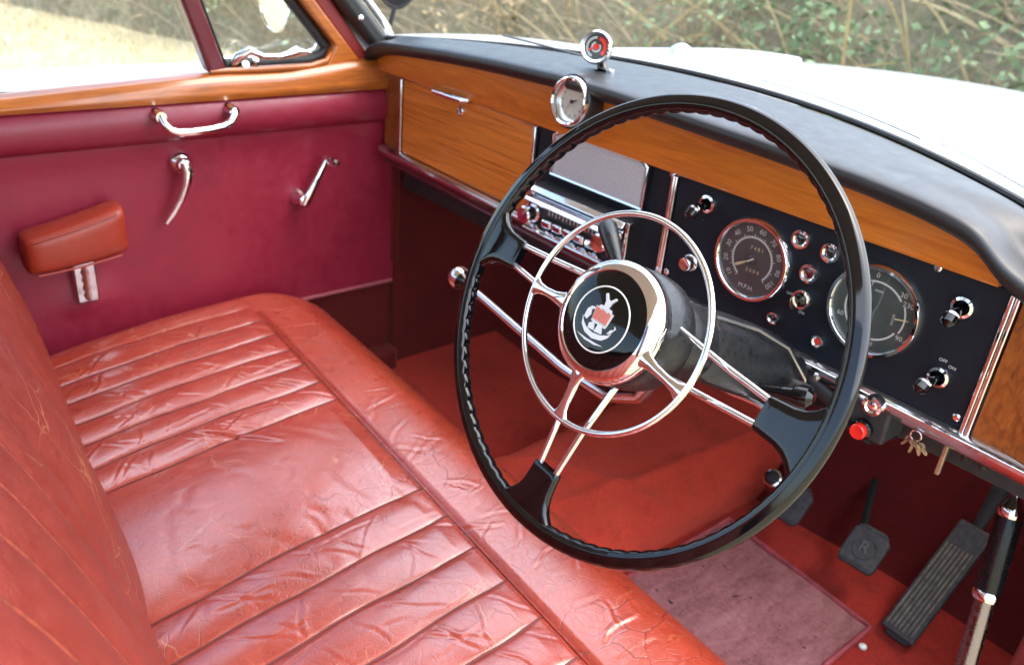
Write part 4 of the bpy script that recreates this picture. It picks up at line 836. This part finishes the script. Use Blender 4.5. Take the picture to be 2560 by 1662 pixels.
# steering column behind the wheel
sc_ = thing('steering_column', (.336, .0, .50), 'black crackle finished steering column running under the dashboard', 'steering column')
ax = -NN
def colp(d, du=0, dv=0): return WC + ax * d + E1 * du + E2 * dv
g = MB(); g.loft([[colp(d, r * 1.05 * math.cos(q), r * math.sin(q) + off) for q in (2 * math.pi * k / 28 for k in range(28))] for d, r, off in ((.045, .034, 0), (.065, .040, 0), (.10, .041, 0), (.115, .032, 0), (.30, .029, 0), (.62, .027, 0))]); g.build('column_tube', 'column', sc_)
# cast shroud with ridge on top
g = MB(); pl = [(-.050, -.036), (.050, -.036), (.052, -.005), (.040, .030), (.016, .044), (-.020, .044), (-.044, .026), (-.052, -.004)]
g.loft([[colp(d, x * s * .88, y * s2 * .90 + .002) for x, y in pl] for d, s, s2 in ((.10, .74, .80), (.118, .82, .95), (.17, .95, 1.02), (.25, 1.06, 1.04), (.31, 1.05, .9), (.34, .85, .6))]); g.build('shroud', 'column', sc_, bevel=.004)
g = MB(); g.tube([colp(.115, .016, .037), colp(.19, .026, .041), colp(.24, .042, .035), colp(.30, .049, .009), colp(.31, .047, -.012)], .0018, 8); g.build('shroud_bead', 'satin', sc_)
g = MB(); g.box(-.02, .02, -.02, .02, 0, .03, lambda x, y, h: colp(.245 + h, .066 + x * .5, -.012 + y)); g.build('bracket', 'rubber', sc_, bevel=.004)
for px, py in ((.055, -.010), (.058, .018)):
    g = MB(); g.lathe([(.0055, 0), (.0055, .004), (0, .006)], frame(colp(.30, px, py), E2, ax, E1), 12); g.build('bolt', 'satin', sc_)
# right hand indicator stalk
st_ = MB(); st_.tube([(.372, -.165, .560), (.400, -.158, .566), (.420, -.154, .570)], [.0045, .0065, .0095], 14); k_ = st_.build('indicator_stalk', 'bakelite', sc_)
g = MB(); g.tube([(.418, -.154, .570), (.424, -.153, .571), (.434, -.151, .573), (.439, -.150, .574)], [.0098, .0125, .0118, .006], 18); g.build('stalk_knob', 'bakelite', k_)
g = MB(); g.tube([(.35, -.17, .545), (.39, -.175, .552), (.43, -.185, .556), (.455, -.19, .560)], .0036, 10); g.build('linkage_rod', 'chrome', sc_)
# left stalk beside the hub
g = MB(); g.tube([(.300, -.262, .632), (.235, -.240, .652), (.192, -.215, .674), (.176, -.206, .683), (.168, -.201, .687)], [.0045, .0055, .0105, .0115, .006], 16); k_ = g.build('overdrive_stalk', 'column', sc_)
# cable from the column
g = MB(); g.tube([(.40, -.02, .54), (.41, -.03, .52), (.425, -.02, .49), (.43, .05, .44), (.43, .2, .40)], .0028, 8); g.build('column_cable', 'rubber', sc_)
g = MB(); g.tube([(.33, .02, .525), (.36, -.01, .516), (.40, -.015, .505), (.41, .05, .49)], .009, 10); g.build('loom', 'rubber', sc_)

# gear lever under the dash
gl = thing('gear_lever', (.30, -.24, .60), 'long column gear lever with a chrome banded knob reaching left of the wheel', 'gear lever')
p0, p1 = Vector((-.130, -.175, .500)), Vector((.110, -.178, .459))
g = MB(); g.tube([p0 + (p1 - p0) * .06, p0 + (p1 - p0) * .5, p1, Vector((.20, -.19, .465)), Vector((.27, -.215, .51)), Vector((.315, -.235, .585))], [.0058, .0062, .0064, .007, .008, .009], 12); g.build('lever_rod', 'chrome_old', gl)
d_ = (p1 - p0).normalized(); uu = d_.cross(Vector((0, 0, 1))).normalized(); vv = uu.cross(d_); FK = frame(p0 + d_ * .02, uu, vv, -d_)
g = MB(); g.lathe([(.007, -.004), (.010, .0), (.015, .007), (.0168, .015), (.0146, .024), (.0095, .029), (0, .031)], FK, 28); kb = g.build('knob', 'bakelite', gl)
g = MB(); g.lathe([(.0157, .007), (.0176, .012), (.0176, .019), (.0154, .023)], FK, 28); g.build('knob_band', 'chrome', kb)

# ================================================================== pedals, mat, handbrake
def toe_z(y): return FZ if y < .36 else FZ + .008 + (y - .36) * (.292 / .22) * .83
def pedal(name, c, wd, ht, label, stamp=None):
    th = thing(name, (c[0], c[1] + .1, FZ), label, 'pedal'); n = Vector((.10, -.62, .78)).normalized(); u = Vector((1, .05, 0)); u = (u - n * u.dot(n)).normalized(); v = n.cross(u); F = frame(c, u, v, n)
    poly = [(-wd * .42, -ht / 2), (wd * .42, -ht / 2), (wd / 2, -ht * .38), (wd / 2, ht * .30), (wd * .30, ht / 2), (-wd * .30, ht / 2), (-wd / 2, ht * .32), (-wd / 2, -ht * .38)]
    g = MB(); g.prism(poly, F, -.008, .006); pdl = g.build('pad', 'pedal', th, bevel=.003)
    g = MB(); torus(g, frame(F(0, -.002, .006), u, v, n), wd * .30, .0014, 0, 32, 6); g.build('pad_ring', 'pedal', pdl)
    if stamp: g = text('pad_letter', 'R', wd * .45, frame(F(0, -.002, .0), u, v, n), 'satin', pdl, .0090)
    for k in (-1, 1):
        g = MB(); g.tube([F(-wd * .40, k * ht * .42, .006), F(wd * .40, k * ht * .42, .006)], .0014, 6); g.build('pad_rib', 'pedal', pdl)
    g = MB(); g.tube([F(0, 0, -.006), F(-.008, .004, -.022), Vector(c) + Vector((-.04, .075, .0)), Vector(c) + Vector((-.075, .16, .02))], [.009, .009, .007, .007], 10, flat=.6); g.build('pedal_arm', 'dark_steel', th)
pedal('brake_pedal', Vector((.396, .268, .135)), .060, .072, 'square ribbed rubber brake pedal with a round moulded mark beside the accelerator', True)
pedal('clutch_pedal', Vector((.250, .285, .125)), .060, .072, 'clutch pedal half hidden behind the wheel rim')
ac = thing('accelerator_pedal', (.50, .23, FZ), 'long black ribbed accelerator pedal hinged at the floor', 'pedal')
a0, a1 = Vector((.498, .213, .068)), Vector((.508, .372, .205)); ya = (a1 - a0).normalized(); xa_ = Vector((1, -.12, 0)); xa_ = (xa_ - ya * xa_.dot(ya)).normalized(); na = xa_.cross(ya); LA = (a1 - a0).length
FA = frame(a0, xa_, ya, na); g = MB(); g.box(-.026, .026, 0, LA, -.007, .004, FA); g.build('tread_plate', 'pedal', ac, bevel=.003)
for k in range(7):
    x = -.0195 + k * .0065; g = MB(); g.box(x - .0016, x + .0016, .008, LA - .045, .004, .0072, FA); g.build('tread_rib', 'rib_pale', ac, bevel=.0006)
g = MB(); g.box(-.018, .018, -.006, .012, -.014, -.006, FA); g.build('hinge', 'rubber', ac, bevel=.002)
g = MB(); g.tube([FA(0, LA - .02, -.006), Vector((.505, .43, .26)), Vector((.50, .46, .36)), Vector((.50, .47, .50))], [.007, .014, .016, .016], 10, flat=.5); g.build('pedal_arm', 'rubber', ac)
ds = thing('dip_switch', (.20, .30, .13), 'round metal foot button set in the red carpet by the clutch', 'foot switch')
F = frame((.2035, .292, .142), (1, 0, 0), (0, .75, .66), (.15, -.66, .74)); g = MB(); g.lathe([(.017, -.07), (.017, 0), (.0165, .004), (.013, .006), (.011, .003)], F, 28); g.build('collar', 'chrome_old', ds)
g = MB(); g.lathe([(.011, .002), (.011, .008), (.008, .011), (0, .0115)], F, 24); g.build('button', 'rubber', ds)
mt = thing('floor_mat', (.32, .0, FZ), 'faded pink rubber heel mat lying on the red carpet in front of the seat', 'floor mat')
g = MB(); g.grid(lambda x, y: (x + .02 * (y - .2), y - .10 * (x - .2), FZ + .0065 + .0018 * math.sin(x * 31) * math.sin(y * 23) + .002 * math.sin(y * 40 + x * 9)), lin(.172, .462, 40), lin(-.32, .232, 50)); g.build('mat_sheet', 'mat', mt, fixn=False)
g = MB(); co_ = [(.172, -.32), (.172, .232), (.462, .232), (.462, -.32)]; pts = []
for (x0, y0), (x1, y1) in zip(co_, co_[1:]):
    for s in lin(0, 1, 20)[:-1]: pts.append((x0 + (x1 - x0) * s, y0 + (y1 - y0) * s))
pts.append(co_[-1]); g.tube([(x + .02 * (y - .2), y - .10 * (x - .2), FZ + .0075) for x, y in pts], .0045, 8); g.build('mat_binding', 'binding', mt)
o = MB(); o.lathe([(.006, 0), (.006, .003), (.003, .005), (0, .0052)], frame((.474, .165, FZ + .001), (1, 0, 0), (0, 1, 0), (0, 0, 1)), 16); o = o.build('floor_stud', 'white', None); tag(o, 'small pale stud on the carpet near the corner of the mat', 'stud')
hk = thing('handbrake', (.63, .06, .08), 'upright handbrake lever with a black grip and chrome tip beside the door opening', 'handbrake')
h0, h1 = Vector((.638, .055, .06)), Vector((.583, .142, .405)); hd = (h1 - h0).normalized(); hu = hd.cross(Vector((0, 1, 0))).normalized() * .88; hv = hd.cross(hu); LH = (h1 - h0).length; FHB = frame(h0, hu, hv, hd)
g = MB(); g.lathe([(.0135, 0), (.0135, LH - .10)], FHB, 24); g.build('lever_tube', 'dull_chrome', hk)
g = MB(); g.lathe([(.0150, LH - .125), (.0172, LH - .118), (.0172, LH - .020), (.0150, LH - .012)], FHB, 28); gr = g.build('grip', 'grip', hk)
g = MB(); g.lathe([(.0178, LH - .128), (.0190, LH - .124), (.0190, LH - .119), (.0175, LH - .116)], FHB, 28); g.build('grip_collar', 'chrome', gr)
g = MB(); g.lathe([(.0165, LH - .018), (.0180, LH - .012), (.0150, LH - .004), (.008, LH + .004), (.006, LH + .012), (0, LH + .013)], FHB, 28); g.build('release_button', 'chrome', gr)
g = MB(); g.box(.61, .67, .02, .10, FZ, .075); g.build('mounting', 'rubber', hk, bevel=.004)
